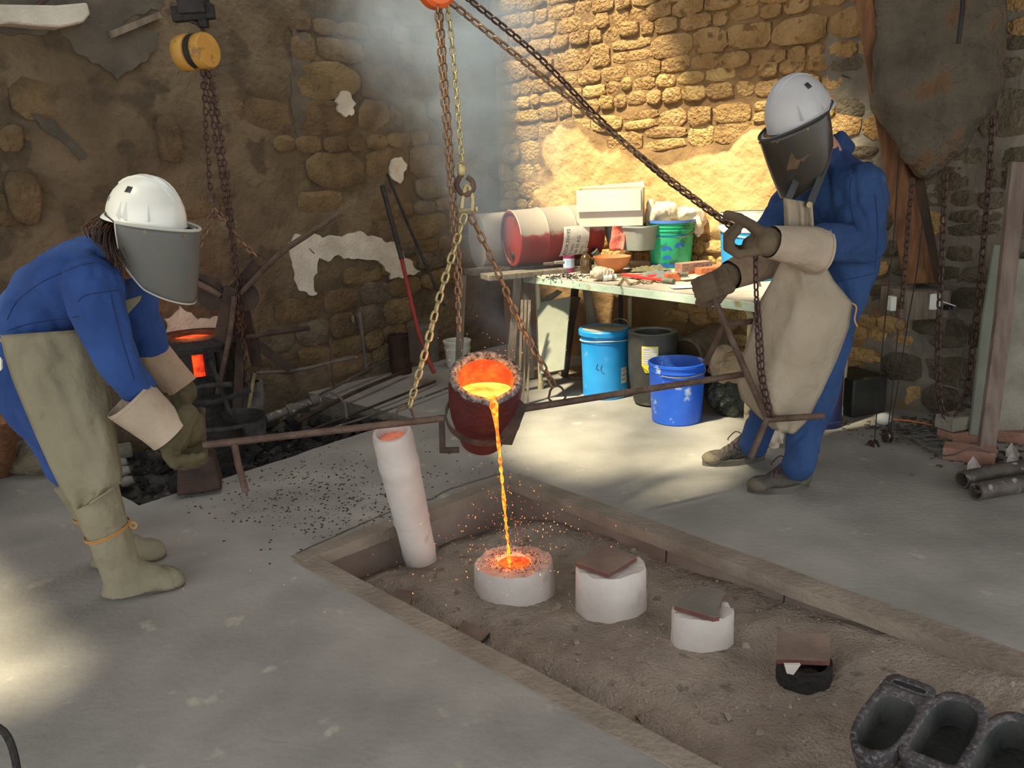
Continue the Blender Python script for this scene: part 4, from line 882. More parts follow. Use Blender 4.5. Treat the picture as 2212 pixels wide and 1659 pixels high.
chain('hand_chain', 'dark hand chain slanting from the orange hoist to the right worker, upper strand', [D(1000, -12, 2.99), D(1160, 120, 3.08), D(1300, 262, 3.17), D(1420, 372, 3.24), D(1520, 448, 3.3), D(1592, 500, 3.34)], M['chain_dark'], .030, group='hand chain strands')
chain('hand_chain', 'dark chain hanging from the glove to the fork of the shank, left strand', [D(1632, 545, 3.30), D(1634, 640, 3.28), D(1641, 800, 3.27), D(1661, 900, 3.27)], M['chain_dark'], .029, group='chain below the glove')
chain('hand_chain', 'dark chain hanging from the glove to the fork of the shank, right strand', [D(1637, 650, 3.29), D(1644, 740, 3.28), D(1650, 820, 3.27), D(1668, 902, 3.27)], M['chain_dark'], .029, group='chain below the glove')
# fire light from the metal
for nm, p, e, c, s in (('melt_light', CT+axu*.04+Vector((0, -.04, 0)), 2.6, (1, .38, .10), .05), ('pool_light', POURP+Vector((0, -.0, .05)), 1.3, (1, .25, .07), .03), ('furnace_light', fc+Vector((.0, 0, .16)), 3.0, (1, .22, .05), .08)):
    l = bpy.data.lights.new(nm, 'POINT'); l.energy = e; l.color = c; l.shadow_soft_size = s; o = bpy.data.objects.new(nm, l); o.location = p; COL.objects.link(o)
# sparks
rr = random.Random(9); mb = MB()
for i in range(330):
    a = rr.uniform(0, 2*PI); q = abs(rr.gauss(0, .20)); h = abs(rr.gauss(0, .12)); p = POURP+Vector((math.cos(a)*q, math.sin(a)*q*.8, .03+h*(1.3 if q < .3 else .6)))
    s = rr.choice((.0008, .001, .0012, .0018)); d = Vector((math.cos(a)*.5, 0, 1 if rr.random() < .6 else -.6)).normalized(); mb.tube([p-d*s*1.2, p+d*s*1.4], s*.8, 4)
for i in range(60): 
    p = G(rr.uniform(380, 900), rr.uniform(940, 1340), .004) if rr.random() < .4 else D(rr.gauss(1060, 60), rr.gauss(760, 40), 2.85); s = .0009; mb.tube([p, p+Vector((s, 0, s*2))], s, 4)
tag(mb.build('sparks', M['spark']), 'orange sparks flying off the mould and crucible', 'sparks', kind='stuff')
rr = random.Random(19); mb = MB()
for i in range(1500):
    x = rr.gauss(690, 110); y = rr.gauss(1070, 55)+(.0)*x
    if rr.random() < .35: x = rr.uniform(380, 1110); y = rr.uniform(925, 1130)
    p = G(x, y, .001); e1 = (p-HA).dot(_hd); dn = (p-HA).dot(_hn); d1 = (p-PL).dot(Vector((-S2, S2, 0)))
    if dn > -.05 or d1 < .03: continue
    s = rr.choice((.0008, .0012, .002, .0034)); mb.box(p+Vector((0, 0, s*.4)), (s*3, s*1.6, s*.8), Matrix.Rotation(rr.gauss(.2, .5), 3, 'Z'), .7)
tag(mb.build('charcoal_flakes', M['char']), 'black charcoal flakes scattered on the floor between hearth and pit', 'charcoal', kind='stuff')
# ================================================================ work table and its load
ZTB = .765
TA = G(1130, 592, ZTB); TB = G(1640, 652, ZTB); td = (TB-TA).normalized(); tn = Vector((-td.y, td.x, 0))
if tn.y < 0: tn = -tn
TW = .98
def TP(a, b, z=0): return TA+td*a+tn*b+Vector((0, 0, z))
TL_ = (TB-TA).length+.0
t = thing('work_table', 'mint green painted steel work table loaded with tools and buckets', 'table', tuple(TP(TL_/2, TW/2, -ZTB)))
RT = rotm(td, tn, Vector((0, 0, 1)))
MB().box(TP(TL_/2, TW/2, -.004), (TL_-.004, TW-.004, .008), RT).build('table_top', M['tabletop'], t)
o = MB().box(TP(TL_/2, TW/2, -.03), (TL_, TW, .046), RT).build('edge_frame', M['mint'], t, bevel=.003); o['label'] = 'mint green chipped steel edge'
for a, b in ((.07, .06), (TL_-.10, .07), (.07, TW-.08), (TL_-.07, TW-.08)):
    MB().tube(smoothpath([TP(a-.045 if b < .1 and a > 1 else a, b, -.045), TP(a, b, -.09), TP(a, b, -.3), TP(a, b, -ZTB+.05)], 4), .016, 10).build('leg', M['cream'], t)
    MB().lathe([(.021, 0), (.02, .05)], TP(a, b, -ZTB), n=12).build('foot', M['cream'], t)
MB().tube([TP(.08, TW*.5, -.11), TP(TL_-.1, TW*.5, -.11)], .012, 8).build('rail', M['blackiron'], t)
def cloth_heap(name, label, cat, c, L, W_, h, m, seed, rot=0, voxel=.008):
    rr = random.Random(seed); mb = MB(); c = Vector(c); ca, sa = math.cos(rot), math.sin(rot); N2 = 26; rows = []
    for i in range(N2+1):
        r_ = []
        for j in range(N2+1):
            u, v = i/N2*2-1, j/N2*2-1; ed = 1+.22*noise.noise(Vector((u*1.3+seed, v*1.3, 2))); x = u*L/2*ed; y = v*W_/2*ed
            fo = (1-max(abs(u), abs(v))**3); z = h*fo*(.45+.9*abs(noise.noise(Vector((u*1.6+seed, v*1.6, 5))))+.5*noise.noise(Vector((u*4, v*4, seed))))
            r_.append(c+Vector((x*ca-y*sa, x*sa+y*ca, max(.002, z)+.004)))
        rows.append(r_)
    mb.rings(rows, False, False, False); o = mb.build(name, M[m], None, sharp=180, fix=False); s_ = o.modifiers.new('s', 'SOLIDIFY'); s_.thickness = .003; s_.offset = -1
    return tag(o, label, cat)
def TG(px, py, z=0): return G(px, py, ZTB+z)
# cardboard box on basin
b = TG(1320, 572); b = b+tn*.16
t = thing('plastic_basin', 'grey plastic basin with a red cloth hanging over it, under the cardboard box', 'basin', tuple(b))
Y0 = 5.42
def FB(px, py, Y): return D(px, py, Y)
bw = (FB(1400, 540, Y0)-FB(1285, 540, Y0)).length; bc = FB(1338, 545, Y0)+tn*.15; bz = FB(1338, 541, Y0).z; bt_ = FB(1338, 488, Y0).z
def rr_ring(c, hx, hy, z, n=32, e=5, X=td, Y_=tn): 
    out = []
    for k in range(n):
        a = 2*PI*k/n; cx, sx = math.cos(a), math.sin(a); q = (abs(cx)**e+abs(sx)**e)**(-1/e); p = c+X*cx*q*hx+Y_*sx*q*hy; out.append(Vector((p.x, p.y, z)))
    return out
MB().rings([rr_ring(bc, .16, .12, bz), rr_ring(bc, .20, .15, bt_-.01), rr_ring(bc, .21, .16, bt_-.01), rr_ring(bc, .21, .16, bt_), rr_ring(bc, .195, .145, bt_), rr_ring(bc, .155, .115, bz+.01)], True, True, True).build('body', M['basin'], t)
rows = []
for i in range(9):
    r_ = []
    for j in range(11):
        p = FB(1328+33*(i/8)-8*(j/10), 486+55*(j/10), Y0-.012); p = p-tn*(.02+.012*noise.noise(Vector((i*.5, j*.35, 1)))+.01*math.sin(i*.9)); r_.append(p)
    rows.append(r_)
o = MB().rings(rows, False, False, False).build('rag', M['redcloth'], None, sharp=180, fix=False); o.modifiers.new('s', 'SOLIDIFY').thickness = .003; tag(o, 'red and pink rag hanging over the front of the grey basin', 'rag')
bowl = MB().lathe([(.05, .0), (.10, .05), (.12, .10), (.115, .10), (.09, .05), (.04, .01)], TG(1310, 590)+tn*.05+Vector((0, 0, .002)), n=28, cap1=True).build('terracotta_bowl', M['terracotta']); tag(bowl, 'tan terracotta bowl under the grey basin', 'bowl')
# box
t = thing('cardboard_box', 'open cardboard box with a folded-down white front flap, on the basin', 'box', tuple(Vector((bc.x, bc.y, bt_))))
zb_ = bt_+.002; zt_ = FB(1320, 408, Y0).z; hh = zt_-zb_; LB = (FB(1385, 480, Y0-.06)-FB(1252, 480, Y0-.06)).length*1.0; cb = Vector((FB(1318, 480, Y0).x, FB(1318, 480, Y0).y, 0))+tn*.15; q = .004
rotb = .30; bx = Vector((math.cos(-.20), math.sin(-.20), 0)); by = Vector((-bx.y, bx.x, 0)); cb = Vector((FB(1316, 480, Y0).x, FB(1316, 480, Y0-.02).y, 0))+by*.15; RB = rotm(bx, by, Vector((0, 0, 1))); LB = .42
MB().box(cb+Vector((0, 0, zb_+.002)), (LB, .30, .004), RB).build('bottom', M['card'], t)
MB().box(cb-by*.15+Vector((0, 0, zb_+hh/2)), (LB, q, hh), RB).build('front_side', M['card_white'], t); MB().box(cb+by*.15+Vector((0, 0, zb_+hh/2)), (LB, q, hh), RB).build('back_side', M['card'], t)
MB().box(cb-bx*LB/2+Vector((0, 0, zb_+hh/2)), (q, .30, hh), RB).build('end_side', M['card'], t); MB().box(cb+bx*LB/2+Vector((0, 0, zb_+hh/2)), (q, .30, hh), RB).build('end_side', M['card'], t)
RF = rotm(bx, (by+Vector((0, 0, .10))).normalized(), Vector((0, 0, 1))); MB().box(cb-by*.163-bx*.005+Vector((0, 0, zb_+hh*.70)), (LB*.97, .003, hh*.58), RB @ Matrix.Rotation(-.09, 3, 'X')).build('front_flap', M['card_white'], t)
MB().prism([cb+by*.15-bx*LB/2+Vector((0, 0, zb_+hh)), cb+by*.15+bx*LB/2+Vector((0, 0, zb_+hh)), cb+by*.21+bx*LB/2.1+Vector((0, 0, zb_+hh+.03)), cb+by*.21-bx*LB/2.1+Vector((0, 0, zb_+hh+.01))], (0, 0, .003)).build('back_flap', M['card'], t)
o = remesh(MB().ell(cb-bx*.20-by*.13+Vector((0, 0, zb_-.005)), [(.028, 0, 0), (0, .02, 0), (0, 0, .018)]), 'crumpled_scrap', M['card'], None, .006, 1, .008, 40); tag(o, 'crumpled paper scrap squeezed under the left corner of the box', 'paper')
# green bucket with bag
gb = TG(1452, 577)+Vector((.0, .05, 0)); sc_ = gb.y/FPX
t = bucket('green_bucket', 'green plastic bucket with blue print and a wire handle, bag stuffed in', 'bucket', gb, .128, .150, .30, M['green'], M['green'], bands=(.24, .262), lip=.005, fill=(.27, M['foil']))
MB().lathe([(.150, .286), (.158, .287), (.158, .304), (.149, .304)], gb, n=32, cap0=False, cap1=False).build('rim', M['bluelid'], t)
MB().lathe([(.1305, .012), (.1325, .03)], gb, n=32, cap0=False, cap1=False).build('base_stripe', M['blueprint'], t); MB().lathe([(.1462, .205), (.147, .212)], gb, n=32, cap0=False, cap1=False).build('print_stripe', M['blueprint'], t)
def onc(base, r0, r1, h, ang, z, off=.0012): 
    r = r0+(r1-r0)*z/h+off; return base+Vector((math.cos(ang)*r, math.sin(ang)*r, z))
mb = MB()
for (a0, z0_, s) in ((-1.95, .115, .035), (-1.35, .135, .035), (-1.95, .06, .03)):
    pp = []
    for k in range(13):
        a = PI*k/12; pp.append((math.cos(a)*s, math.sin(a)*s*.85))
    for k in range(12, -1, -1):
        a = PI*k/12; pp.append((math.cos(a)*s*.35+s*.1, math.sin(a)*s*.3))
    mb.add([onc(gb, .128, .150, .30, a0+x/.14, z0_+z) for x, z in pp], [(i, i+1, 24-i, 25-i) for i in range(12)])
mb.build('print_mark', M['blueprint'], t)
bail(t, gb, .152, .245, 'steel', tilt=1.95, ang=-.25, side=-1, rr_=.0035)
bagm = MB(); c = gb+Vector((0, 0, .33))
for p, ax in (((-.04, 0, .02), (.10, .09, .07)), ((.06, .02, .0), (.12, .09, .05)), ((-.13, .0, .0), (.045, .06, .10)), ((.17, -.02, -.05), (.05, .06, .10)), ((.12, 0, .01), (.08, .07, .04))): bagm.ell(c+Vector(p), [(ax[0], 0, 0), (0, ax[1], 0), (0, 0, ax[2])])
bg_ = remesh(bagm, 'plastic_bag', M['foil'], None, .010, 2, .04, 9); tag(bg_, 'crumpled pale plastic bag spilling over the green bucket rim', 'bag')
# big blue and white bucket
bb = TG(1612, 600)+tn*.28
bb = Vector((D(1622, 500, 4.72).x, 4.72, ZTB))
t = bucket('tall_bucket', 'tall sky blue bucket with a white collar behind the right worker glove', 'bucket', bb, .15, .175, .37, M['skyblue'], M['whitepl'], bands=())
MB().lathe([(.169, .27), (.176, .275), (.176, .30), (.172, .305), (.178, .33), (.186, .335), (.186, .372), (.172, .374)], bb, n=36, cap0=False, cap1=False).build('collar', M['whitepl'], t)
bail(t, bb, .18, .30, 'whitepl', tilt=1.9, ang=-.1, side=-1, rr_=.004)
# bricks
def brick(label, px, py, z, L, W_, H_, rot, m='brick', grp='bricks on the table'):
    p = TG(px, py, z); mb = MB().box(p+Vector((0, 0, H_/2)), (L, W_, H_), Matrix.Rotation(rot, 3, 'Z')); return tag(mb.build('brick', M[m], bevel=.002), label, 'brick', grp)
brick('orange brick at the bottom left of the small stack on the table', 1500, 588, 0, .20, .10, .055, .55)
brick('second bottom brick lying right of the orange one', 1538, 592, 0, .16, .10, .05, .5)
brick('dusty brown brick lying on top, left side of the stack', 1498, 584, .057, .21, .07, .048, .42, 'brick_pink')
brick('thin orange brick lying on top, right side of the stack', 1535, 588, .057, .17, .06, .03, .4)
brick('small brick piece at the table front under the tool grip', 1452, 607, 0, .08, .06, .045, .1)
# jars
def at_t(px, py): return TG(px, py)
p = at_t(1229, 588); t = thing('tin_can', 'small purple tin can with blue and white print', 'can', tuple(p)); MB().lathe([(.036, 0), (.036, .105), (.033, .105), (.033, .098)], p, n=28).build('body', M['tin'], t); MB().lathe([(.0363, .03), (.0363, .09)], p, n=28, cap0=False, cap1=False).build('label_band', M['tinprint'], t)
p = at_t(1249, 575)+tn*.03; t = thing('plastic_jar', 'milky plastic jar with a red and cream lid', 'jar', tuple(p)); MB().lathe([(.044, 0), (.046, .005), (.046, .10), (.032, .125), (.032, .13)], p, n=28).build('body', M['jar'], t); MB().lathe([(.035, .128), (.036, .131), (.036, .155), (.034, .158)], p, n=28).build('lid', M['jarlid'], t)
p = at_t(1266, 590); t = thing('glass_bottle', 'dusty brown glass bottle in front of the jar', 'bottle', tuple(p)); MB().lathe([(.036, 0), (.038, .005), (.038, .085), (.030, .108), (.014, .122), (.014, .142)], p, n=28).build('body', M['amber'], t); MB().lathe([(.016, .14), (.016, .155)], p, n=16).build('cork', M['wood_grey'], t)
p = at_t(1292, 580); t = thing('ribbed_hose', 'short grey ribbed plastic elbow standing on the table', 'hose', tuple(p))
mb = MB(); pp = smoothpath([p, p+Vector((0, 0, .05)), p+Vector((-.005, 0, .08)), p+Vector((-.03, -.01, .12))], 6); mb.tube(pp, [.026+.003*(i % 2) for i in range(len(pp))], 16, caps=True); mb.build('elbow', M['greygrip'], t); MB().lathe([(.022, 0), (.016, .001)], pp[-1]+(pp[-1]-pp[-2]).normalized()*.002, pp[-1]-pp[-2], n=14).build('opening', M['ink'], t)  # black disc paints the shade in the hose mouth
o = remesh(MB().ell(at_t(1296, 607)+Vector((0, 0, .045)), [(.06, 0, 0), (0, .045, 0), (0, 0, .042)]).ell(at_t(1318, 600)+Vector((0, 0, .03)), [(.03, 0, 0), (0, .03, 0), (0, 0, .03)]), 'crumpled_wrap', M['foil'], None, .007, 1, .016, 30); tag(o, 'crumpled white plastic ball in front of the brown bottle', 'plastic')
cloth_heap('rag', 'grey blue rag spread on the table before the green bucket', 'rag', at_t(1418, 600), .27, .13, .045, 'ragblue', 3, -.1)
cloth_heap('rag', 'olive rag crumpled behind the grey blue rag', 'rag', at_t(1385, 588)+tn*.06, .25, .12, .035, 'ragolive', 8, .1)
cloth_heap('work_glove', 'beige leather glove lying behind the bricks', 'glove', at_t(1570, 590)+tn*.06, .22, .12, .07, 'leather2', 12, .4)
def pipefit(label, px, py, L, d):
    p = at_t(px, py)+Vector((0, 0, .022)); t = thing('pipe_fitting', label, 'fitting', tuple(p)); d = Vector(d).normalized()
    MB().lathe([(.022, 0), (.022, L*.3), (.018, L*.32), (.018, L), (.012, L), (.012, 0)], p, d, n=16, cap0=False, cap1=False).build('body', M['whitepl'], t); MB().lathe([(.0225, L*.65), (.0225, L*.8)], p, d, n=16, cap0=False, cap1=False).build('collar', M['greygrip'], t)
    MB().lathe([(.0118, .004), (.004, .005)], p, d, n=12).build('opening', M['ink'], t)  # black disc paints the dark inside of the fitting
pipefit('short white pipe fitting at the front table edge', 1302, 608, .08, (1, .1, 0)); pipefit('beige pipe fitting behind the crumpled plastic ball', 1318, 592, .05, (.2, 1, 0))
t = thing('bolt_cutters', 'red-handled bolt cutters with grey grips at the table front', 'tool', tuple(at_t(1400, 605)))
h1 = [at_t(1345, 600), at_t(1390, 607), at_t(1432, 612)]; h2 = [at_t(1350, 601), at_t(1400, 603), at_t(1455, 600)]
for h in (h1, h2):
    h = [p+Vector((0, 0, .018)) for p in h]; MB().tube(h, .010, 8).build('handle', M['redtool'], t); MB().tube([h[-1], h[-1]+(h[-1]-h[-2]).normalized()*.085], .0145, 10).build('grip', M['greygrip'], t)
MB().box(at_t(1338, 600)+Vector((0, 0, .015)), (.06, .03, .016)).build('jaw', M['steel'], t, bevel=.003)
tag(MB().tube(smoothpath([at_t(1385, 598)+Vector((0, 0, .01)), at_t(1410, 594)+Vector((0, 0, .014)), at_t(1440, 598)+Vector((0, 0, .01))], 4), .007, 8).build('red_tool', M['redtool']), 'second red tool handle lying behind the bolt cutters', 'tool')
rr = random.Random(2); pts = [at_t(1330+i*7.5, 612+rr.uniform(-6, 7))+Vector((0, 0, .008)) for i in range(14)]
chain('loose_chain', 'small steel chain heaped along the front table edge', pts, M['steel'], .018)
cloth_heap('paper_sheet', 'torn white paper on the table edge right of the chain', 'paper', at_t(1480, 622), .16, .09, .008, 'paper', 15)
mb = MB()
for i in range(150): 
    p = at_t(rr.gauss(1225, 30), rr.gauss(597, 4)); mb.box(p+Vector((0, 0, .003)), (.02*rr.random()+.004, .004, .004), Matrix.Rotation(rr.uniform(0, 6), 3, (0, .2, 1)))
tag(mb.build('metal_shavings', M['char']), 'dark metal shavings on the left table corner', 'shavings', kind='stuff')
tag(MB().box(at_t(1560, 612)+Vector((.02, .12, .03)), (.17, .04, .05), Matrix.Rotation(.3, 3, 'Z')).build('dark_tool_case', M['blackbox'], bevel=.008), 'narrow dark tool case behind the far glove on the table', 'case')
# drum on its stand left of the table
DY = 5.45
dl = D(1098, 512, DY-.15); dr = D(1240, 498, DY+.02); dax = (dr-dl).normalized(); dR_ = .178; Ld = .60; dl = D(1112, 514, DY)-dax*.03
t = thing('steel_drum', 'red steel drum lying on its side, dusted white on top with a paper label', 'drum', tuple(dl+Vector((0, 0, -dR_))))
pr = [(dR_-.015, 0), (dR_, .0), (dR_+.004, .006), (dR_, .015)]
for q in (.33, .66): pr += [(dR_, Ld*q-.012), (dR_+.006, Ld*q), (dR_, Ld*q+.012)]
pr += [(dR_, Ld-.012), (dR_+.004, Ld-.004), (dR_-.012, Ld)]
dd = mat('dusty_red_drum', (122, 34, 28), (146, 46, 38), 5, .6, bump=.06)
nt = dd.node_tree; Nn = nt.nodes; geo = Nn.new('ShaderNodeNewGeometry'); sx = Nn.new('ShaderNodeSeparateXYZ'); nt.links.new(geo.outputs['Normal'], sx.inputs[0]); nz = Nn.new('ShaderNodeTexNoise'); nz.inputs['Scale'].default_value = 9; nz.inputs['Detail'].default_value = 6
ad = Nn.new('ShaderNodeMath'); ad.operation = 'MULTIPLY_ADD'; ad.inputs[1].default_value = .45; nt.links.new(nz.outputs['Fac'], ad.inputs[0]); nt.links.new(sx.outputs['Z'], ad.inputs[2]); rp = Nn.new('ShaderNodeValToRGB'); rp.color_ramp.elements[0].position = .30; rp.color_ramp.elements[1].position = .42; nt.links.new(ad.outputs[0], rp.inputs['Fac'])
mx = Nn.new('ShaderNodeMix'); mx.data_type = 'RGBA'; pb = Nn['Principled BSDF']; src = pb.inputs['Base Color'].links[0].from_socket; nt.links.new(rp.outputs['Color'], mx.inputs['Factor']); nt.links.new(src, mx.inputs['A']); mx.inputs['B'].default_value = lin((164, 152, 136)); nt.links.new(mx.outputs['Result'], pb.inputs['Base Color'])
MB().lathe(pr, dl, dax, n=48, cap0=False, cap1=True).build('body', dd, t, sharp=50)
MB().lathe([(dR_-.013, .012), (.02, .012)], dl, dax, n=40, cap0=False).build('end_cap', M['drumred'], t); MB().lathe([(.022, -.0), (.024, .014)], dl+Vector((0, 0, -.11)), dax, n=14).build('bung', M['rust_dark'], t)
dx_ = Vector((0, 0, 1)); dx_ = (dx_-dax*dx_.dot(dax)).normalized(); dy_ = dax.cross(dx_)
front = -1 if dy_.y > 0 else 1
def onDrum(u, s, off): # u along axis, s = arc length downward from 'angle 0 = facing camera'
    a = s/dR_; n_ = dy_*front*math.cos(a)-dx_*math.sin(a); return dl+dax*u+n_*(dR_+off)
g = MB(); rows = [[onDrum(Ld*.50+.185*i/6-.02*(j/8), -.055+.20*j/8, .0075) for j in range(9)] for i in range(7)]; g.rings(rows, False, False, False); o = g.build('paper_label', M['paper'], t, fix=False); o['label'] = 'white paper label with black lettering'
mb = MB()
for i, (tx, sz, u0) in enumerate((('AZOR.35V/92', .034, .035), ('L   5425', .027, .075), ('net 55 KG', .034, .112), ('29/11/02', .02, .145), ('N 2001 L 02', .02, .172))):
    text_map(mb, tx, sz, lambda x, y, u0=u0: onDrum(Ld*.50+u0-y-.02*((.12-x)/.2), .135-x*.88, .0085))
mb.build('lettering', M['ink'], t, fix=False, sharp=180)
t = thing('pale_drum', 'pale dusty drum behind the red one, dimmed by smoke', 'drum', tuple(D(1040, 590, 5.8))); c = D(1030, 522, 5.75)
MB().lathe([(.17, 0), (.185, .004), (.185, .24), (.19, .25), (.185, .26), (.185, .5), (.17, .505)], c, (dax.x, dax.y, .02), n=40).build('body', M['drumdust'], t); MB().lathe([(.02, -.012), (.022, .004)], c+Vector((.03, -.02, .1)), dax, n=12).build('bung', M['drumred'], t)
# trestle under the drums
t = thing('drum_trestle', 'rough wooden trestle carrying the two drums left of the table', 'trestle', tuple(G(1180, 780, 0)))
zt2_ = D(1160, 585, 5.3).z
def stick(pts, wd, th, name, m, par): return flat(MB(), pts, wd, th).build(name, M[m], par, bevel=.002)
tz = dl.z-dR_-.012
Pm = Vector((dl.x, dl.y, 0))
for off, nm in ((-.16, 'plank'), (.16, 'plank')): MB().box(Vector((dl.x+dax.x*.25, dl.y+dax.y*.25, tz-.025))+Vector((-dax.y, dax.x, 0))*off, (1.0, .16, .035), rotm(Vector((dax.x, dax.y, 0)).normalized(), Vector((-dax.y, dax.x, 0)).normalized(), Vector((0, 0, 1)))).build(nm, M['wood_grey'], t, bevel=.003)
for (x0, x1, Y) in ((1000, 985, 5.5), (1118, 1095, 5.25), (1248, 1218, 5.6), (1262, 1290, 5.5), (1130, 1145, 5.6)): stick([D(x0, 592, Y) if 0 else Vector((D(x0, 600, Y).x, Y, tz-.045)), G(x1, 0, 0) if 0 else Vector((D(x1, 760, Y).x, Y, .01))], .05, .035, 'leg', 'wood_dark' if x0 in (1248, ) else 'wood_grey', t)
# small odds under the drum
for i, (x, y) in enumerate(((1185, 566), (1208, 563))): tag(MB().box(TG(x, y, .02) if 0 else Vector((D(x, y, 5.1).x, 5.1, D(x, y+4, 5.1).z)), (.06, .04, .018), Matrix.Rotation(.2, 3, 'Z')).build('wood_chock', M['rust'] if i == 0 else M['concblock'], bevel=.003), ('rusty chock under the front of the red drum', 'grey chock right of the rusty one under the drum')[i], 'chock')
tag(MB().box(TP(.12, .30, .012), (.32, .14, .022), RT @ Matrix.Rotation(.7, 3, 'Z')).build('board_offcut', M['wood_grey'], bevel=.002), 'grey board offcut on the table below the red drum', 'board')
# ---------------- under the table
t = bucket('lidded_drum', 'sky blue plastic drum with a dusty lid and white wire handle', 'drum', G(1314, 866, 0)+Vector((0, .15, 0)), .142, .152, .43, M['skyblue'], bands=(.365,), lip=.005)
base = G(1314, 866, 0)+Vector((0, .15, 0))
MB().lathe([(.160, .40), (.165, .402), (.165, .428), (.158, .436), (.145, .437), (.14, .43), (.05, .428), (.02, .43)], base, n=40, cap0=False).build('lid', M['skyblue'], t)
MB().lathe([(.143, .4325), (.139, .433), (.10, .433), (.09, .436), (.02, .436)], base, n=40, cap0=False).build('lid_dust', M['tabletop'], t)
MB().tube([base+Vector((math.cos(a)*.157, math.sin(a)*.157, .378-.012*(math.cos(a)**2))) for a in [-PI+PI*k/20 for k in range(21)]], .0035, 6).build('bail', M['whitepl'], t)
MB().tube(smoothpath([base+Vector((.05, -.0, .44)), base+Vector((.06, .05, .475)), base+Vector((.14, .05, .47)), base+Vector((.165, 0, .40)), base+Vector((.16, -.02, .27))], 4), .003, 6).build('lid_handle', M['steel'], t)
def curved(fn_pt, poly, name, m, par): 
    rows = []
    g = MB(); x0, x1, y0, y1 = poly; rows = [[fn_pt(x0+(x1-x0)*i/8, y0+(y1-y0)*j/4) for j in range(5)] for i in range(9)]; return g.rings(rows, False, False, False).build(name, M[m], par, fix=False, sharp=180)
def cyl(base, r0, r1, h, off): return lambda a, z: onc(base, r0, r1, h, a, z, off)
o = curved(cyl(base, .142, .152, .43, .0015), (-.95, -.55, .10, .20), 'paper_label', 'paper', t)
mb = MB()
for i, tx in enumerate(('LOT 24', 'NET 30', '5/02')): text_map(mb, tx, .022, lambda x, y, i=i: onc(base, .142, .152, .43, -.93+x/.15, .175-i*.03+y, .003))
for st in ([(0, .045), (-.010, .018), (-.004, .010), (.010, .008)], [(.028, .042), (.020, .012), (.028, -.008), (.042, -.012)]): mb.tube(smoothpath([onc(base, .142, .152, .43, -2.0+x/.15, .19+y, .002) for x, y in st], 4), .0013, 5)
mb.build('lettering', M['ink'], t, fix=False)
# graphite crucible with yellow label
gbz = G(1418, 884, 0)+Vector((0, .14, 0)); gh = .45
t = thing('graphite_crucible', 'tall black graphite crucible with a yellow and white label', 'crucible', tuple(gbz))
MB().lathe([(.09, 0), (.112, .015), (.135, .12), (.146, .25), (.148, gh-.01), (.146, gh)], gbz, n=44, cap1=False).build('body', M['graphite'], t); MB().lathe([(.146, gh), (.144, gh+.002), (.116, gh+.001), (.112, gh-.008)], gbz, n=44, cap0=False, cap1=False).build('rim', M['graphite_top'], t)
MB().lathe([(.112, gh-.008), (.10, gh-.2), (.07, .06)], gbz, n=36, cap0=False).build('inner_wall', M['graphite'], t)
fn = lambda off: (lambda a, z: gbz+Vector((math.cos(a)*(.1435+.0042*min(1, z/.3)+off), math.sin(a)*(.1435+.0042*min(1, z/.3)+off), z)))
y_ = fn(.003); pp = [(-2.12, .235), (-2.05, .205), (-1.93, .19), (-1.62, .185), (-1.5, .20), (-1.42, .235)]; LABC = -1.80
mb = MB(); L1 = [(-2.16, z) for z in (0,)]; rows = []
for i in range(13):
    a = -2.18+.66*i/12; e = abs(i-6)/6; lo = .225+(.045*max(0, e-.55)/.45 if e > .55 else 0)-.0; rows.append([y_(a, lo+(.385-lo)*j/6) for j in range(7)])
mb.rings(rows, False, False, False); o = mb.build('label_yellow', M['yellow'], t, fix=False, sharp=180); o['label'] = 'yellow label plate with a white text panel'
curved(fn(.0042), (-2.14, -1.56, .275, .378), 'label_white', 'paper', t)
mb = MB()
for i, (tx, sz) in enumerate((('Notice', .013), ('Keep dry  store warm', .0085), ('handle with care', .0085), ('preheat slowly to red', .0085), ('before first melt', .0085), ('charge loosely', .0085), ('do not drop', .0085))): text_map(mb, tx, sz, lambda x, y, i=i: fn(.0050)(-2.11+x/.148, .362-i*.0135+y))
mb.build('small_print', M['inkgrey'], t, fix=False)
mb = MB(); text_map(mb, 'MAMMUT-WETRO', .0155, lambda x, y: fn(.0045)(-2.13+x/.235, .252-.028*math.sin(max(0, min(1, x/.14))*PI)+y)); mb.build('arc_lettering', M['ink'], t, fix=False)
MB().lathe([(.006, -.001), (.006, .002)], fn(.004)(-1.85, .262), (math.cos(-1.85), math.sin(-1.85), 0), n=12).build('rivet', M['steel'], t)
# royal blue open bucket
rb = G(1472, 922, 0)+Vector((0, .14, 0))
t = bucket('open_bucket', 'royal blue open bucket splashed with white plaster', 'bucket', rb, .138, .158, .345, M['royal'], M['royal_in'], bands=(.30,), lip=.004, fill=(.06, M['mold']), n=40)
MB().tube([rb+Vector((math.cos(a)*.163, math.sin(a)*.163, .298-.012*math.sin(-a)**2)) for a in [-2.3+1.9*k/16 for k in range(17)]], .0028, 6).build('bail', M['steel'], t)
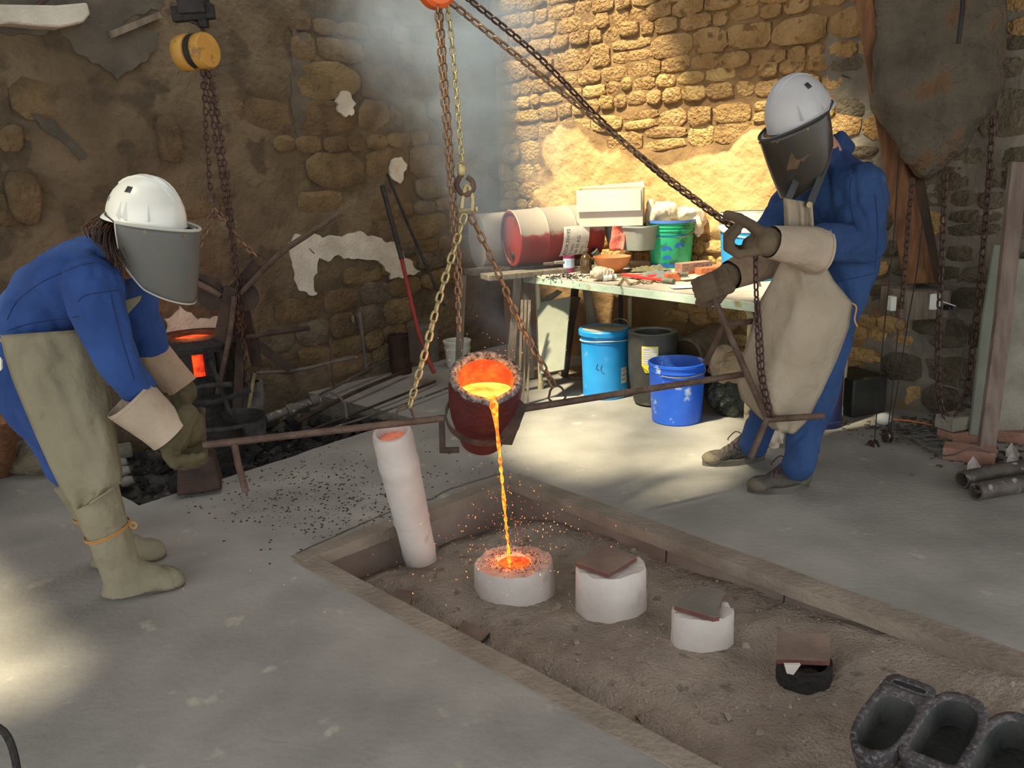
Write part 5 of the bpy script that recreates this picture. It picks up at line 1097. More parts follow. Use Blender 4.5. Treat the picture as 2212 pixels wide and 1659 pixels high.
# boards leaning left under the table
def board(name, label, cat, pts, th, m, off=None): 
    P = [Vector(p) for p in pts]; n_ = (P[1]-P[0]).cross(P[2]-P[0]).normalized(); mb = MB().prism(P, n_*th); return tag(mb.build(name, M[m], bevel=.001), label, cat)
board('leaning_panel', 'grey-green panel leaning under the left half of the table', 'panel', [D(1160, 655, 5.35), D(1232, 640, 5.25), D(1218, 798, 5.05), D(1165, 808, 5.05)], .012, 'panelgrey')
board('panel_edge', 'second pale board leaning just behind the grey-green panel', 'panel', [D(1150, 662, 5.40), D(1205, 628, 5.40), D(1215, 632, 5.42), D(1165, 668, 5.42)], .012, 'wood_grey')
for i, (x0, x1) in enumerate(((1128, 1118), (1136, 1127), (1144, 1137))):
    o = stick([D(x0, 648, 5.0+.05*i), Vector((D(x1, 800, 4.95).x, 4.95, .01))], .016, .012, 'batten', 'wood_grey', None); tag(o, ('leftmost of three thin battens leaning at the table corner', 'middle of three thin battens leaning at the table corner', 'rightmost of three thin battens leaning at the table corner')[i], 'batten', 'thin battens')
for i, (a, b_, m, lab) in enumerate((((1243, 640, 5.5), (1213, 765, 5.5), 'wood_dark', 'dark plank leaning beside the grey-green panel'), ((1268, 628, 5.5), (1290, 720, 5.45), 'wood_grey', 'weathered strut slanting above the sky blue drum'))):
    o = stick([D(*a), D(*b_)], .07 if i == 0 else .05, .02, 'plank', m, None); tag(o, lab, 'plank')
tag(flat(MB(), [D(1341, 622, 5.45), D(1341, 720, 5.5)], .028, .02).build('black_post', M['blackiron']), 'thin black post under the table behind the drum', 'post')
o = MB().lathe([(.02, 0), (.30, .0), (.30, .012), (.02, .012)], G(1262, 805, .002), n=36, ex=.62, ey=.62).build('round_board', M['wood_grey']); tag(o, 'round wicker-coloured board lying left of the sky blue drum', 'board')
# log and bags right below the table
c = D(1470, 768, 5.0); t = thing('hollow_log', 'dusty log end lying under the table behind the graphite crucible', 'log', tuple(c)); dlg = Vector((.95, .30, 0)).normalized(); c = Vector((c.x, c.y, .16)); c2_ = D(1478, 770, 4.95)
MB().lathe([(.10, 0), (.115, .01), (.118, .3), (.115, .55)], Vector((c2_.x, c2_.y, c2_.z)), (-.3, 1, 0) if 0 else (.55, .8, 0), n=26, jit=.04).build('bark', M['wood_grey'], t); MB().lathe([(.102, -.003), (.02, -.004)], c2_, (.55, .8, 0), n=26).build('cut_end', M['wood_dark'], t)
tag(MB().box(D(1500, 792, 5.1), (.45, .1, .08), Matrix.Rotation(-.7, 3, 'Z')).build('beam_offcut', M['wood_dark']), 'dark beam offcut carrying the log under the table', 'beam')
def heap(name, label, cat, c, ax, m, fold, fs, voxel=.014, extra=()):
    mb = MB().ell(c, [(ax[0], 0, 0), (0, ax[1], 0), (0, 0, ax[2])])
    for e, a2 in extra: mb.ell(Vector(c)+Vector(e), [(a2[0], 0, 0), (0, a2[1], 0), (0, 0, a2[2])])
    o = remesh(mb, name, M[m], None, voxel, 1, fold, fs); return tag(o, label, cat)
c = D(1575, 790, 4.55); heap('paper_sack', 'crumpled brown paper sack under the right table end', 'sack', c, (.13, .10, .10), 'bagpaper', .035, 11, extra=(((-.05, 0, .06), (.07, .06, .06)),))
c = G(1585, 890, .1); c = Vector((D(1580, 860, 4.6).x, 4.6, .13)); heap('rubbish_bag', 'dark green crumpled rubbish bag below the paper sack', 'bag', c, (.16, .12, .15), 'bagdark', .04, 10, extra=(((.1, 0, -.03), (.1, .1, .1)),))
c = G(1668, 945, .05); heap('plastic_scrap', 'crumpled green-white plastic scrap behind the far shoe', 'plastic', c, (.06, .04, .06), 'foil', .03, 22, .008)
for i, (a, b_) in enumerate((((1598, 640), (1622, 690)), ((1635, 600), (1650, 650)))): tag(MB().tube([D(*a, 4.4), D(*b_, 4.4)], .010, 8).build('steel_rod', M['wire']), ('grey rod behind the fork at the right table end', 'grey rod beside the apron at the right table end')[i], 'rod')
# ================================================================ right-hand corner
t = thing('gas_cylinder', 'blue and rust-brown steel cylinder standing behind the right worker', 'cylinder', tuple(G(1795, 925, 0)+Vector((0, .13, 0)))); b = G(1790, 930, 0)+Vector((.0, .12, 0))
MB().lathe([(.105, 0), (.108, .012), (.112, .02), (.112, .035), (.106, .04), (.106, .52), (.10, .54), (.09, .54), (.088, .48)], b, n=36).build('shell', M['rustblue'], t)
tag(MB().box(G(1862, 900, 0)+Vector((0, .14, .11)), (.24, .26, .22), Matrix.Rotation(.35, 3, 'Z')).build('black_box', M['blackbox'], bevel=.01), 'low black box against the wall right of the blue cylinder', 'box')
# timber post and hood
t = thing('timber_brace', 'leaning brown timber brace in front of the stone wall', 'timber', tuple(D(1985, 620, 4.35))); Y1, Y2 = 4.15, 4.35
MB().rings([[D(1840, -30, Y1), D(1880, -30, Y1-.02), D(1900, -30, Y1+.12), D(1862, -30, Y1+.14)], [D(1952, 615, Y2), D(2004, 612, Y2-.02), D(2032, 612, Y2+.12), D(1975, 615, Y2+.14)]]).build('beam', M['wood'], t, bevel=.006)
MB().rings([[D(1885, -30, Y1-.0), D(1920, -30, Y1+.05), D(1925, -30, Y1+.15), D(1890, -30, Y1+.14)], [D(2005, 612, Y2+.02), D(2036, 605, Y2+.1), D(2036, 612, Y2+.2), D(2006, 615, Y2+.2)]]).build('shadow_beam', M['wood_dark'], t)  # extra dark piece painting in the brace's shaded side
t = thing('timber_block', 'weathered timber block set in the wall under the leaning brace', 'block', tuple(D(1975, 690, 4.3)))
MB().box(D(1975, 652, 4.38), (.24, .26, .15), Matrix.Rotation(.12, 3, 'Z')).build('block', M['wood_grey'], t, bevel=.006)
tag(MB().box(D(1926, 655, 4.32), (.03, .05, .075)).build('white_plate', M['whitepl'], bevel=.002), 'small white plate left of the timber block', 'plate')
t = thing('junction_box', 'white electric junction box with an open lid right of the timber block', 'box', tuple(D(2018, 660, 4.28)))
MB().box(D(2016, 650, 4.28), (.07, .07, .085), Matrix.Rotation(-.2, 3, 'Z')).build('body', M['whitepl'], t, bevel=.006); MB().box(D(2046, 655, 4.24), (.07, .05, .006), Matrix.Rotation(.35, 3, 'Y')).build('lid', M['whitepl'], t); MB().lathe([(.014, 0), (.012, .04)], D(2040, 664, 4.25), (1, 0, -.1), n=10).build('plug', M['blackiron'], t)
rodthing('power_cable', 'black cable curving down from the junction box', 'cable', [D(2050, 664, 4.22), D(2072, 700, 4.25), D(2083, 750, 4.27), D(2075, 800, 4.25), D(2068, 830, 4.2), D(2082, 870, 4.15), D(2098, 905, 4.1)], .004, 'wire')
HP = [(1886, -60), (1882, 60), (1878, 170), (1884, 232), (1902, 262), (1930, 310), (1958, 355), (1982, 386), (2006, 388), (2030, 368), (2060, 340), (2100, 296), (2140, 240), (2162, 190), (2172, 80), (2178, -60)]
hm = MB(); fr_ = []; bk_ = []; n = len(HP)
PP = []
for i in range(n):
    a, b = HP[i], HP[(i+1) % n]
    for j in range(6): PP.append((a[0]+(b[0]-a[0])*j/6, a[1]+(b[1]-a[1])*j/6))
hcx, hcy = 2025, 110
def hring(q, Y, jit): return [D(hcx+(x-hcx)*q, hcy+(y-hcy)*q, Y)+nv((x*.02, y*.02, Y*3), 1)*jit for x, y in PP]
hm.rings([hring(1.0, 4.5, 0), hring(1.0, 4.22, .012), hring(.97, 4.14, .018), hring(.85, 4.10, .02), hring(.6, 4.09, .02), hring(.3, 4.10, .02), hring(.05, 4.10, .01)], True, True, True)
me_ = remesh(hm, 'hanging_hood', M['hood'], None, .018, 3, .028, 8); tag(me_, 'rough rendered chimney hood hanging down at the upper right', 'hood')
tag(MB().tube(smoothpath([D(2082, -30, 4.0), D(2078, 30, 4.0), D(2070, 95, 4.02)], 3), .011, 8).build('hood_rod', M['blackiron']), 'short black rod hanging before the chimney hood', 'rod')
# ropes, chains and pulley hooks
rodthing('steel_cable', 'thin steel cable, leftmost of those hanging behind the right worker', 'cable', [D(1943, 320, 4.0), D(1930, 520, 4.0), D(1912, 690, 3.99), D(1900, 820, 3.98), D(1888, 962, 3.97)], .0028, 'blackiron', 'hanging steel cables', 5)
rodthing('steel_cable', 'thin steel cable crossing the timber block to the right pulley hook', 'cable', [D(1998, 440, 4.05), D(1980, 590, 4.05), D(1962, 690, 4.05), D(1940, 830, 4.03), D(1922, 935, 4.0)], .0028, 'blackiron', 'hanging steel cables', 5)
rodthing('steel_cable', 'thin steel cable below the ring hook running to the right pulley hook', 'cable', [D(1940, 710, 4.02), D(1932, 800, 4.01), D(1918, 930, 4.0)], .0028, 'blackiron', 'hanging steel cables', 5)
chain('hoist_chain', 'dark vertical chain with a rusty collar hanging over the timber block', [D(1972, 385, 4.05), D(1965, 450, 4.05), D(1956, 560, 4.05), D(1947, 668, 4.05)], M['chain_dark'], .032)
t = thing('ring_hook', 'rusty collar with a ring hook below the timber block', 'hook', tuple(D(1945, 690, 4.05)))
MB().lathe([(.016, -.022), (.017, .022)], D(1945, 676, 4.05), n=12).build('collar', M['rust'], t); MB().tube([D(1946, 702, 4.05)+Vector((math.cos(a)*.026, 0, math.sin(a)*.03)) for a in [2*PI*k/16 for k in range(16)]], .005, 6, loop=True).build('ring', M['rust'], t)
for i, (x, y, lab) in enumerate(((1887, 972, 'rusty pulley hook touching the floor, left one'), (1917, 950, 'rusty pulley hook hanging above the floor, right one'))):
    Y = 3.95+.03*i; t = thing('pulley_hook', lab, 'pulley', tuple(D(x, y+20, Y)), 'pulley hooks')
    for s in (-1, 1): MB().lathe([(.02, -.004), (.026, -.002), (.026, .002), (.02, .004)], D(x, y-8, Y)+Vector((s*.012, 0, 0)), (1, .3, 0), n=16, ey=1.3).build('cheek', M['rust_dark'], t)
    MB().lathe([(.018, -.006), (.018, .006)], D(x, y-8, Y), (1, .3, 0), n=14).build('sheave', M['steel'], t)
    MB().tube(smoothpath([D(x, y, Y), D(x+8, y+12, Y), D(x+5, y+26, Y), D(x-6, y+24, Y), D(x-8, y+14, Y)], 4), .006, 7).build('hook_body', M['rust'], t); MB().tube([D(x-16, y-12, Y), D(x, y-14, Y)], .005, 6).build('pin', M['rust_dark'], t)
chain('hoist_chain', 'long dark chain hanging in a loop at the right, right strand', [D(2145, 252, 4.05), D(2135, 400, 4.05), D(2118, 600, 4.02), D(2100, 760, 4.0), D(2084, 860, 3.98), D(2062, 900, 3.95)], M['chain_dark'], .040, group='looped hoist chain')
chain('hoist_chain', 'long dark chain hanging in a loop at the right, left strand', [D(2042, 372, 4.05), D(2036, 520, 4.05), D(2030, 650, 4.03), D(2026, 780, 4.0), D(2030, 860, 3.98), D(2040, 894, 3.96), D(2052, 904, 3.95)], M['chain_dark'], .040, group='looped hoist chain')
# planks and slabs
stick_ = lambda pts, wd, th, m, lab, cat='plank': tag(flat(MB(), pts, wd, th).build('plank', M[m], None, bevel=.003), lab, cat)
stick_([D(2200, 350, 3.92), D(2165, 700, 3.85), D(2128, 985, 3.72)], .078, .03, 'wood_red', 'long dusty red-grey plank leaning at the right edge')
stick_([D(2165, 530, 4.02), D(2140, 700, 3.98), D(2112, 940, 3.92)], .09, .02, 'panelgrey', 'grey-green plank leaning behind the red-grey one')
stick_([D(2215, 560, 4.0), D(2196, 720, 3.95), D(2176, 945, 3.95)], .14, .03, 'concblock', 'grey concrete board leaning at the far right edge', 'board')
def gbrick(lab, x, y, z, s, rot, m): return tag(MB().box(G(x, y, 0)+Vector((0, 0, z+s[2]/2)), s, Matrix.Rotation(rot, 3, 'Z')).build('brick', M[m], bevel=.004), lab, 'brick', 'bricks at the right wall')
gbrick('grey block on top of the pink brick by the looped chain', 2070, 950, .07, (.22, .11, .07), .35, 'concblock'); gbrick('pink brick under the grey block by the looped chain', 2078, 952, 0, (.22, .11, .065), .25, 'brick_pink')
gbrick('pink brick lying at the plank foot', 2092, 992, 0, (.22, .11, .06), -.55, 'brick_pink'); gbrick('pink brick at the far right edge behind the pipes', 2205, 955, 0, (.20, .10, .06), -.6, 'brick_pink')
for i, (x, y) in enumerate(((2142, 980), (2188, 985), (2105, 1014), (2190, 1005))): tag(MB().prism([G(x-14, y+6, .002), G(x+12, y+8, .002), G(x+16, y-4, .03), G(x, y-26, .04), G(x-12, y-10, .03)], (0, .012, .004)).build('plaster_shard', M['mold'], bevel=.001), ('white plaster shard leaning at the plank foot', 'white plaster shard lying right of the plank, upper one', 'small plaster shard at the pipe mouth', 'white plaster shard just behind the upper pipe')[i], 'shard')
for i, (a, b, lab) in enumerate((((2078, 1036), (2260, 1002), 'limescaled iron pipe lying at the right edge, rear one'), ((2108, 1062), (2290, 1030), 'limescaled iron pipe lying at the right edge, front one'))):
    A = G(*a, .04); B = G(*b, .04); d_ = (B-A).normalized(); t = thing('iron_pipe', lab, 'pipe', (A.x, A.y, 0), 'limescaled pipes')
    MB().lathe([(.029, .5), (.029, 0), (.038, 0), (.038, .9)], A, d_, n=26, cap0=False, cap1=True).build('tube', M['pipe'], t); MB().lathe([(.029, .10), (.004, .101)], A, d_, n=20).build('bore', M['ink'], t)  # black disc closes the tube and paints the shade inside it
rr = random.Random(31); mb = MB()
for k in range(9):
    c = G(rr.uniform(1975, 2050), rr.uniform(935, 965), .015); r0 = rr.uniform(.05, .12); pts = [c+Vector((math.cos(a)*r0*(1+.3*rr.random()), math.sin(a)*r0*.8, rr.uniform(0, .03))) for a in [2*PI*q/9 for q in range(9)]]; mb.tube(smoothpath(pts+[pts[0]], 4), .0028, 5)
tag(mb.build('cable_tangle', M['wire']), 'tangle of grey cable on the floor by the bricks', 'cable')
rodthing('electric_lead', 'grey lead trailing from the tangle over the pink brick', 'cable', [G(1965, 950, .01), G(2040, 985, .03), G(2100, 968, .09), G(2160, 985, .04), G(2230, 1000, .01)], .0035, 'wire')
rodthing('copper_strip', 'orange-brown strip among scraps at the wall foot', 'strip', [G(1925, 905, .04), G(1985, 912, .03), G(2030, 925, .02)], .006, 'terracotta')
tag(MB().ell(G(1908, 905, .03), [(.045, 0, 0), (0, .03, 0), (0, 0, .035)]).build('white_bulb', M['whitepl']), 'dusty white bulb-shaped scrap at the wall foot', 'scrap')
mb = MB()
for i in range(500):
    p = G(rr.gauss(2000, 75), rr.gauss(925, 14), .003) if i < 300 else G(rr.gauss(2150, 60), rr.gauss(985, 18), .003); s = rr.choice((.004, .007, .012)); mb.box(p, (s*2.4, s, s*.7), Matrix.Rotation(rr.uniform(0, 6), 3, (0, .2, 1)))
tag(mb.build('floor_rubble', M['cement']), 'grey scraps and chips on the floor along the right wall foot', 'rubble', kind='stuff')
# dark hose at the lower left corner
rodthing('black_hose', 'dark hose end curving into the lower left corner', 'hose', [G(-30, 1560, .16), G(8, 1580, .14), G(28, 1620, .09), G(40, 1680, .02)], .009, 'blackiron')
# ================================================================ the two workers
def pxr(px, Y): return px*Y/FPX/.97
def ellsec(c, A, B, n=18): return [c+A*math.cos(a)+B*math.sin(a) for a in [2*PI*k/n for k in range(n)]]
def loft(mb, secs): return mb.rings([ellsec(*s) for s in secs])
def limb(mb, pts, k=1.0):
    for (a, ra), (b, rb) in zip(pts, pts[1:]): mb.cap_(a, b, ra*k, rb*k)
    return mb
def glove(par, gc, A, B, wrist, m, mc, cuff, sc_=1.0, back=1, name='glove', thumb=None):
    A = Vector(A).normalized(); B = Vector(B); B = (B-A*B.dot(A)).normalized(); Nn = A.cross(B)*back; gc = Vector(gc); mb = MB(); s = sc_
    for i in range(4):
        o = gc+A*((i-1.5)*.024*s); L = (.95, 1.05, 1.0, .85)[i]*s; r = (.0175, .018, .0175, .0155)[i]*s
        ch = [o-B*.030*s+Nn*.040*s, o+B*.010*L+Nn*.046*s, o+B*.040*L+Nn*.022*s, o+B*.038*L-Nn*.014*s, o+B*.012*L-Nn*.036*s]
        for a, b in zip(ch, ch[1:]): mb.cap_(a, b, r, r*.97)
        mb.cap_(ch[0]-B*.05*s, ch[0], r*1.15, r*1.1)
    pm = gc-B*.065*s+Nn*.022*s; mb.ell(pm, [A*.054*s, B*.062*s, Nn*.034*s])
    mb.cap_(gc-B*.10*s+Nn*.015*s, wrist, .042*s, .052*s)
    th = thumb or [gc-B*.085*s-A*.035*s, gc-B*.045*s-A*.058*s-Nn*.012*s, gc-B*.005*s-A*.055*s-Nn*.034*s, gc+B*.022*s-A*.040*s-Nn*.042*s]
    for a, b, r in zip(th, th[1:], (.022, .020, .018)): mb.cap_(a, b, r*s, r*.92*s)
    g = remesh(mb, name, M[m], par, .0055, 2, .004, 22)
    if cuff:
        c0, r0, c1, r1 = cuff; ax = (c1-c0).normalized(); n = 26; sq = [1.0]*n; rings = []; x, y, z = frame(ax)
        for q in (0, .25, .5, .75, 1):
            c = c0.lerp(c1, q); r = r0+(r1-r0)*q; rings.append([c+(x*math.cos(a)+y*math.sin(a))*r*(1+.07*noise.noise(Vector((math.cos(a)*1.5, math.sin(a)*1.5, q*2+r0*50)))) for a in [2*PI*k/n for k in range(n)]])
        inner = [[p+(c1-p).normalized()*.004-(ax*0) for p in rings[-1]], [c0.lerp(c1, .5)+(p-c0.lerp(c1, .5))*.93 for p in rings[2]]]
        cf = MB().rings(rings+inner, True, False, False).build('cuff', M[mc], g, sharp=80)
        MB().tube([p+ax*(-.012) for p in rings[-1]], .0013, 4, loop=True).build('hem', M[mc], g)
    return g
def helmet(par, c, F, m, marks=1, tint='visor', L=.135, Wd=.112, Ht=.145, vis=.25, rimm='rim', windows=False):
    F = Vector(F).normalized(); S = F.cross(Vector((0, 0, 1))).normalized(); U = S.cross(F); c = Vector(c); n = 40; rings = []
    def hp(a, t, k=1.0, up=0): # azimuth a (0=front), t latitude 0 base..1 top
        lat = t*PI/2; rr_ = math.cos(lat); return c+F*math.cos(a)*L*rr_*k+S*math.sin(a)*Wd*rr_*k+U*(math.sin(lat)*Ht*k+up)
    for t in [0, .12, .25, .4, .55, .7, .85, .96]: rings.append([hp(2*PI*k/n, t, 1.0+.02*(abs(math.sin(2*PI*k/n)) < .22 and 0 < t < .97)) for k in range(n)])
    h = MB().rings([[hp(2*PI*k/n, 0, .97, -.012) for k in range(n)], [hp(2*PI*k/n, 0, 1.02, -.012) for k in range(n)]]+rings, True, False, True).build('helmet', M[m], par, sharp=60)
    def bp(a, k, dz): 
        fr = max(0, math.cos(a)); return c+F*math.cos(a)*(L*k+.035*fr**2)+S*math.sin(a)*(Wd*k)+U*(dz-.012*fr)
    MB().rings([[bp(2*PI*k/n, 1.0, .004) for k in range(n)], [bp(2*PI*k/n, 1.10, -.006) for k in range(n)], [bp(2*PI*k/n, 1.11, -.011) for k in range(n)], [bp(2*PI*k/n, 1.0, -.006) for k in range(n)]], True, False, False).build('brim', M[m], h, sharp=60)
    for q in (-.028, 0, .028): # crest ridges
        pts = []
        for k in range(11):
            lat = PI*(.18+.55*k/10); pts.append(c+F*math.cos(lat)*L*1.0+S*q*math.sin(lat)+U*(math.sin(lat)*Ht*1.0*(1-abs(q)*1.0)))
        MB().tube(pts, .0035, 6).build('ridge', M[m], h)
    sd = -1 if (S.y > 0) else 1
    mb = MB()
    for k in range(4): # four little vertical strokes on the near side
        a = sd*(PI/2+.02+k*.055-.25*(0)); p0 = hp(a, .42, 1.012); p1 = hp(a, .53, 1.012); mb.tube([p0, p1], .0016, 4)
    mb.build('stroke_mark', M['ink'], h); mb = MB()
    for k in range(5):
        a = sd*(PI/2+.75+k*.03); mb.tube([hp(a, .22, 1.012), hp(a, .29, 1.012)], .0009, 4)
    mb.build('small_print', M['inkgrey'], h)
    for a0 in (.18, .02, -.55): # moulded clips
        a = sd*(PI/2+a0); mb = MB(); mb.add([hp(a-.06, .03, 1.01), hp(a+.06, .03, 1.01), hp(a, .28, 1.01), hp(a, .05, 1.12)], [(0, 1, 3), (1, 2, 3), (2, 0, 3), (0, 2, 1)]); mb.build('clip', M[m], h)
    # visor carrier band and curved shield
    def vp(a, v):
        ca, sa = math.cos(a), math.sin(a); Lr = L*1.11+.035*max(0, ca)**2; ln = vis*(1-.40*min(1, abs(a)/1.75)**2.0-.0*abs(sa))
        if abs(a) > 1.2: ln *= 1-.35*(abs(a)-1.2)
        k = 1-.10*v*v
        return c+F*(ca*(Lr+.004)*k+.012*v)+S*sa*(Wd*1.13)*k-U*(.010+ln*v)
    NA, NVv = 36, 14; a0 = -1.75; rows = [[vp(a0+3.5*i/NA, j/NVv) for j in range(NVv+1)] for i in range(NA+1)]
    v = MB().rings(rows, False, False, False).build('visor', M[tint], h, sharp=180, fix=False)
    s_ = v.modifiers.new('s', 'SOLIDIFY'); s_.thickness = .0015
    border = [rows[0][j] for j in range(NVv+1)]+[rows[i][NVv] for i in range(1, NA+1)]+[rows[NA][j] for j in range(NVv-1, -1, -1)]
    MB().tube(border, .0032, 6).build('visor_edge', M[rimm], h)
    MB().tube([rows[i][0]+U*.002 for i in range(NA+1)], .005, 6).build('visor_rail', M[rimm], h)
    MB().tube([rows[0][0], hp(a0-.5, .02, 1.05), hp(PI, .12, 1.04), hp(-a0+.5, .02, 1.05), rows[NA][0]], .003, 6).build('strap', M['darkstrap'], h)
    for a in (-1.1, -.4, .4, 1.1): MB().lathe([(.006, -.002), (.006, .004)], vp(a, .06), vp(a, .06)-c, n=10).build('rivet', M['steel'], h)
    return F, S, U, h
def head(mb, hc, F, S, U, k=1.0):
    mb.ell(hc+U*.02-F*.01, [F*.094*k, S*.074*k, U*.108*k]); mb.ell(hc-U*.055+F*.028, [F*.055*k, S*.050*k, U*.050*k])
    mb.cap_(hc+F*.088+U*.01, hc+F*.108-U*.022, .009, .014); mb.ell(hc+F*.082+U*.034, [F*.016, S*.05, U*.012])
    mb.ell(hc+F*.080-U*.056, [F*.014, S*.024, U*.007]); mb.ell(hc+F*.078-U*.070, [F*.014, S*.020, U*.007]); mb.ell(hc+F*.070-U*.092, [F*.02, S*.022, U*.018])
    for s in (-1, 1): mb.ell(hc+S*.076*s-U*.01-F*.01, [F*.018, S*.007, U*.030]); mb.ell(hc+F*.066-U*.03+S*.035*s, [F*.02, S*.018, U*.02])
def apron(par, rows, m, bulge=.05, fold=.012, name='apron', seed=0, ripple=0, nc=22, thick=.004):
    # rows: (xl, yl, Yl, xr, yr, Yr, Ym)
    pts = []; g = []
    RR = []
    for a, b in zip(rows, rows[1:]):
        for k in range(4): RR.append([a[i]+(b[i]-a[i])*k/4 for i in range(7)])
    RR.append(list(rows[-1]))
    for ri, r in enumerate(RR):
        row = []
        for j in range(nc+1):
            u = j/nc; x = r[0]+(r[3]-r[0])*u; y = r[1]+(r[4]-r[1])*u; Y = (1-u)*(1-2*u)*r[2]+4*u*(1-u)*r[6]+u*(2*u-1)*r[5]
            v = ri/len(RR); Y += fold*(noise.noise(Vector((u*3.2+v*1.5, v*2.2, seed)))*2-.25*0)+fold*.5*noise.noise(Vector((u*7-v*3, v*5, seed+4)))
            if ripple and ri == len(RR)-1: y += 3*noise.noise(Vector((u*14, 1, seed)))
            row.append(D(x, y, Y))
        g.append(row)
    o = MB().rings(g, False, False, False).build(name, M[m], par, sharp=180, fix=False); s_ = o.modifiers.new('s', 'SOLIDIFY'); s_.thickness = thick; s_.offset = 0
    ed = [r[0] for r in g]+g[-1][1:]+[r[-1] for r in g[::-1]][1:]; MB().tube(ed, .0022, 5).build('seam_edge', M['leather2'], o)
    return o, g
X = Vector((1, 0, 0)); Yv = Vector((0, 1, 0)); Zv = Vector((0, 0, 1))
# ---------------------------------------------------- left worker
lp = thing('person', 'bending worker in blue coverall, grey leather apron and white helmet holding the left shank end', 'person', tuple(G(270, 1270, 0)))
def secs(lst): # (px,py,Y, ang deg of in-plane half axis, half px, halfY)
    o = []
    for x, y, Y, ang, hp_, hy in lst:
        a = math.radians(ang); d = (D(x+math.cos(a)*10, y-math.sin(a)*10, Y)-D(x, y, Y)).normalized(); o.append((D(x, y, Y), d*pxr(hp_, Y), Yv*hy))
    return o
LT = [(48, 850, 2.80, 20, 84, .17), (56, 800, 2.80, 15, 96, .185), (78, 745, 2.80, 160, 92, .175), (92, 700, 2.79, 148, 92, .165), (128, 650, 2.78, 138, 92, .175), (172, 612, 2.78, 130, 90, .20), (215, 588, 2.78, 120, 84, .20), (248, 575, 2.78, 110, 62, .15), (268, 566, 2.77, 105, 40, .08)]
ns = [D(196, 612, 2.60), D(250, 772, 2.545), D(372, 944, 2.60)]; fs_ = [D(268, 618, 2.95), D(322, 742, 2.97), D(398, 856, 2.98)]
hipN, kneeN, ankN = D(78, 850, 2.70), D(184, 1010, 2.68), D(262, 1222, 2.69); hipF, kneeF, ankF = D(80, 845, 2.90), D(150, 1005, 2.94), D(222, 1180, 2.97)
HF = Vector((.95, -.22, -.22)).normalized(); hc0 = D(316, 472, 2.74)
mb = MB(); S_ = HF.cross(Zv).normalized(); U_ = S_.cross(HF); hcen = hc0-U_*.055-HF*.01; head(mb, hcen, HF, S_, U_)
mb.cap_(hcen-U_*.07-HF*.02, D(255, 572, 2.78), .052, .06); loft(mb, [(c, A*.8, B*.8) for c, A, B in secs(LT)])
limb(mb, [(ns[0], .06), (ns[1], .045), (ns[2], .032)]); limb(mb, [(fs_[0], .06), (fs_[1], .045), (fs_[2], .032)]); limb(mb, [(hipN, .09), (kneeN, .06), (ankN, .035)]); limb(mb, [(hipF, .09), (kneeF, .06), (ankF, .035)])
for a_ in (ankN, ankF): mb.cap_(Vector((a_.x, a_.y, .10)), Vector((a_.x+.03, a_.y+.01, .06)), .03, .022)
body = remesh(mb, 'body', M['skin'], lp, .011, 4)
for s in (-1, 1): MB().ell(hcen+HF*.084+S_*.030*s+U_*.014, [HF*.008, S_*.012, U_*.008]).build('eye', M['eye'], body)
mb = MB(); loft(mb, secs(LT)); slN = ns[1].lerp(ns[2], .34); slF = fs_[1].lerp(fs_[2], .12)
limb(mb, [(D(205, 622, 2.66), .10), (ns[0], .092), (D(218, 690, 2.56), .082), (ns[1], .074), (slN, .062)]); limb(mb, [(fs_[0], .095), (fs_[1], .072), (slF, .062)])
limb(mb, [(hipN, .13), (kneeN, .082), (kneeN.lerp(ankN, .2), .060)]); limb(mb, [(hipF, .13), (kneeF, .082), (kneeF.lerp(ankF, .25), .058)])
mb.cap_(D(246, 560, 2.70), D(262, 560, 2.86), .04, .04)
covL = remesh(mb, 'coverall', M['blue'], lp, .0105, 4, .020, 8)
mb = MB(); sm_ = [D(30, 660, 2.60), D(70, 605, 2.585), D(140, 575, 2.575), D(205, 568, 2.55), D(236, 578, 2.55)]
mb.tube(smoothpath([p for p in sm_], 4), .0018, 5)
# gaiter boots
def gaiter(ank, heel, toe, knee, topf, nm, h=.10):
    mb = MB(); d = (toe-heel); d.z = 0; d.normalize(); s = Vector((-d.y, d.x, 0)); Ls = (toe-heel).length
    top = ank.lerp(knee, topf); ax = (top-ank).normalized(); x = (d-ax*d.dot(ax)).normalized(); y = ax.cross(x)
    bt = heel.lerp(toe, .28)
    loft(mb, [(top+ax*.012, x*.082, y*.078), (top, x*.084, y*.080), (ank.lerp(top, .55), x*.074, y*.072), (ank+ax*.02, x*.068, y*.062), (bt+Zv*.055, d*.085, s*.066), (bt+Zv*.012, d*.102, s*.078)])
    mb.ell(heel.lerp(toe, .62)+Zv*.038, [d*Ls*.36, s*.060, Zv*.046]); mb.ell(heel.lerp(toe, .45)+Zv*.055, [d*Ls*.30, s*.052, Zv*.055]); mb.ell(heel.lerp(toe, .78)+Zv*.022, [d*Ls*.23, s*.058, Zv*.028])
    def flat_(p, n_): return Vector((p.x, p.y, max(p.z, .006)))
    g = remesh(mb, nm, M['leather'], lp, .008, 3, .006, 13, disp=flat_)
    so = MB(); pl = []
    for k in range(24):
        a = 2*PI*k/24; pl.append(heel.lerp(toe, .5)+d*math.cos(a)*Ls*.49+s*math.sin(a)*(.048+.008*math.cos(a)))
    so.prism([Vector((p.x, p.y, .001)) for p in pl], (0, 0, .02)); so.build('sole', M['sole'], g, sharp=50)
    return g, x, y, ax, top
hN, tN = G(232, 1287, 0), G(402, 1262, 0); hF, tF = G(215, 1222, 0), G(362, 1200, 0); hN = hN+(tN-hN)*.02
ankN = hN.lerp(tN, .20)+Vector((0, 0, .11)); ankF = hF.lerp(tF, .2)+Vector((0, 0, .11))
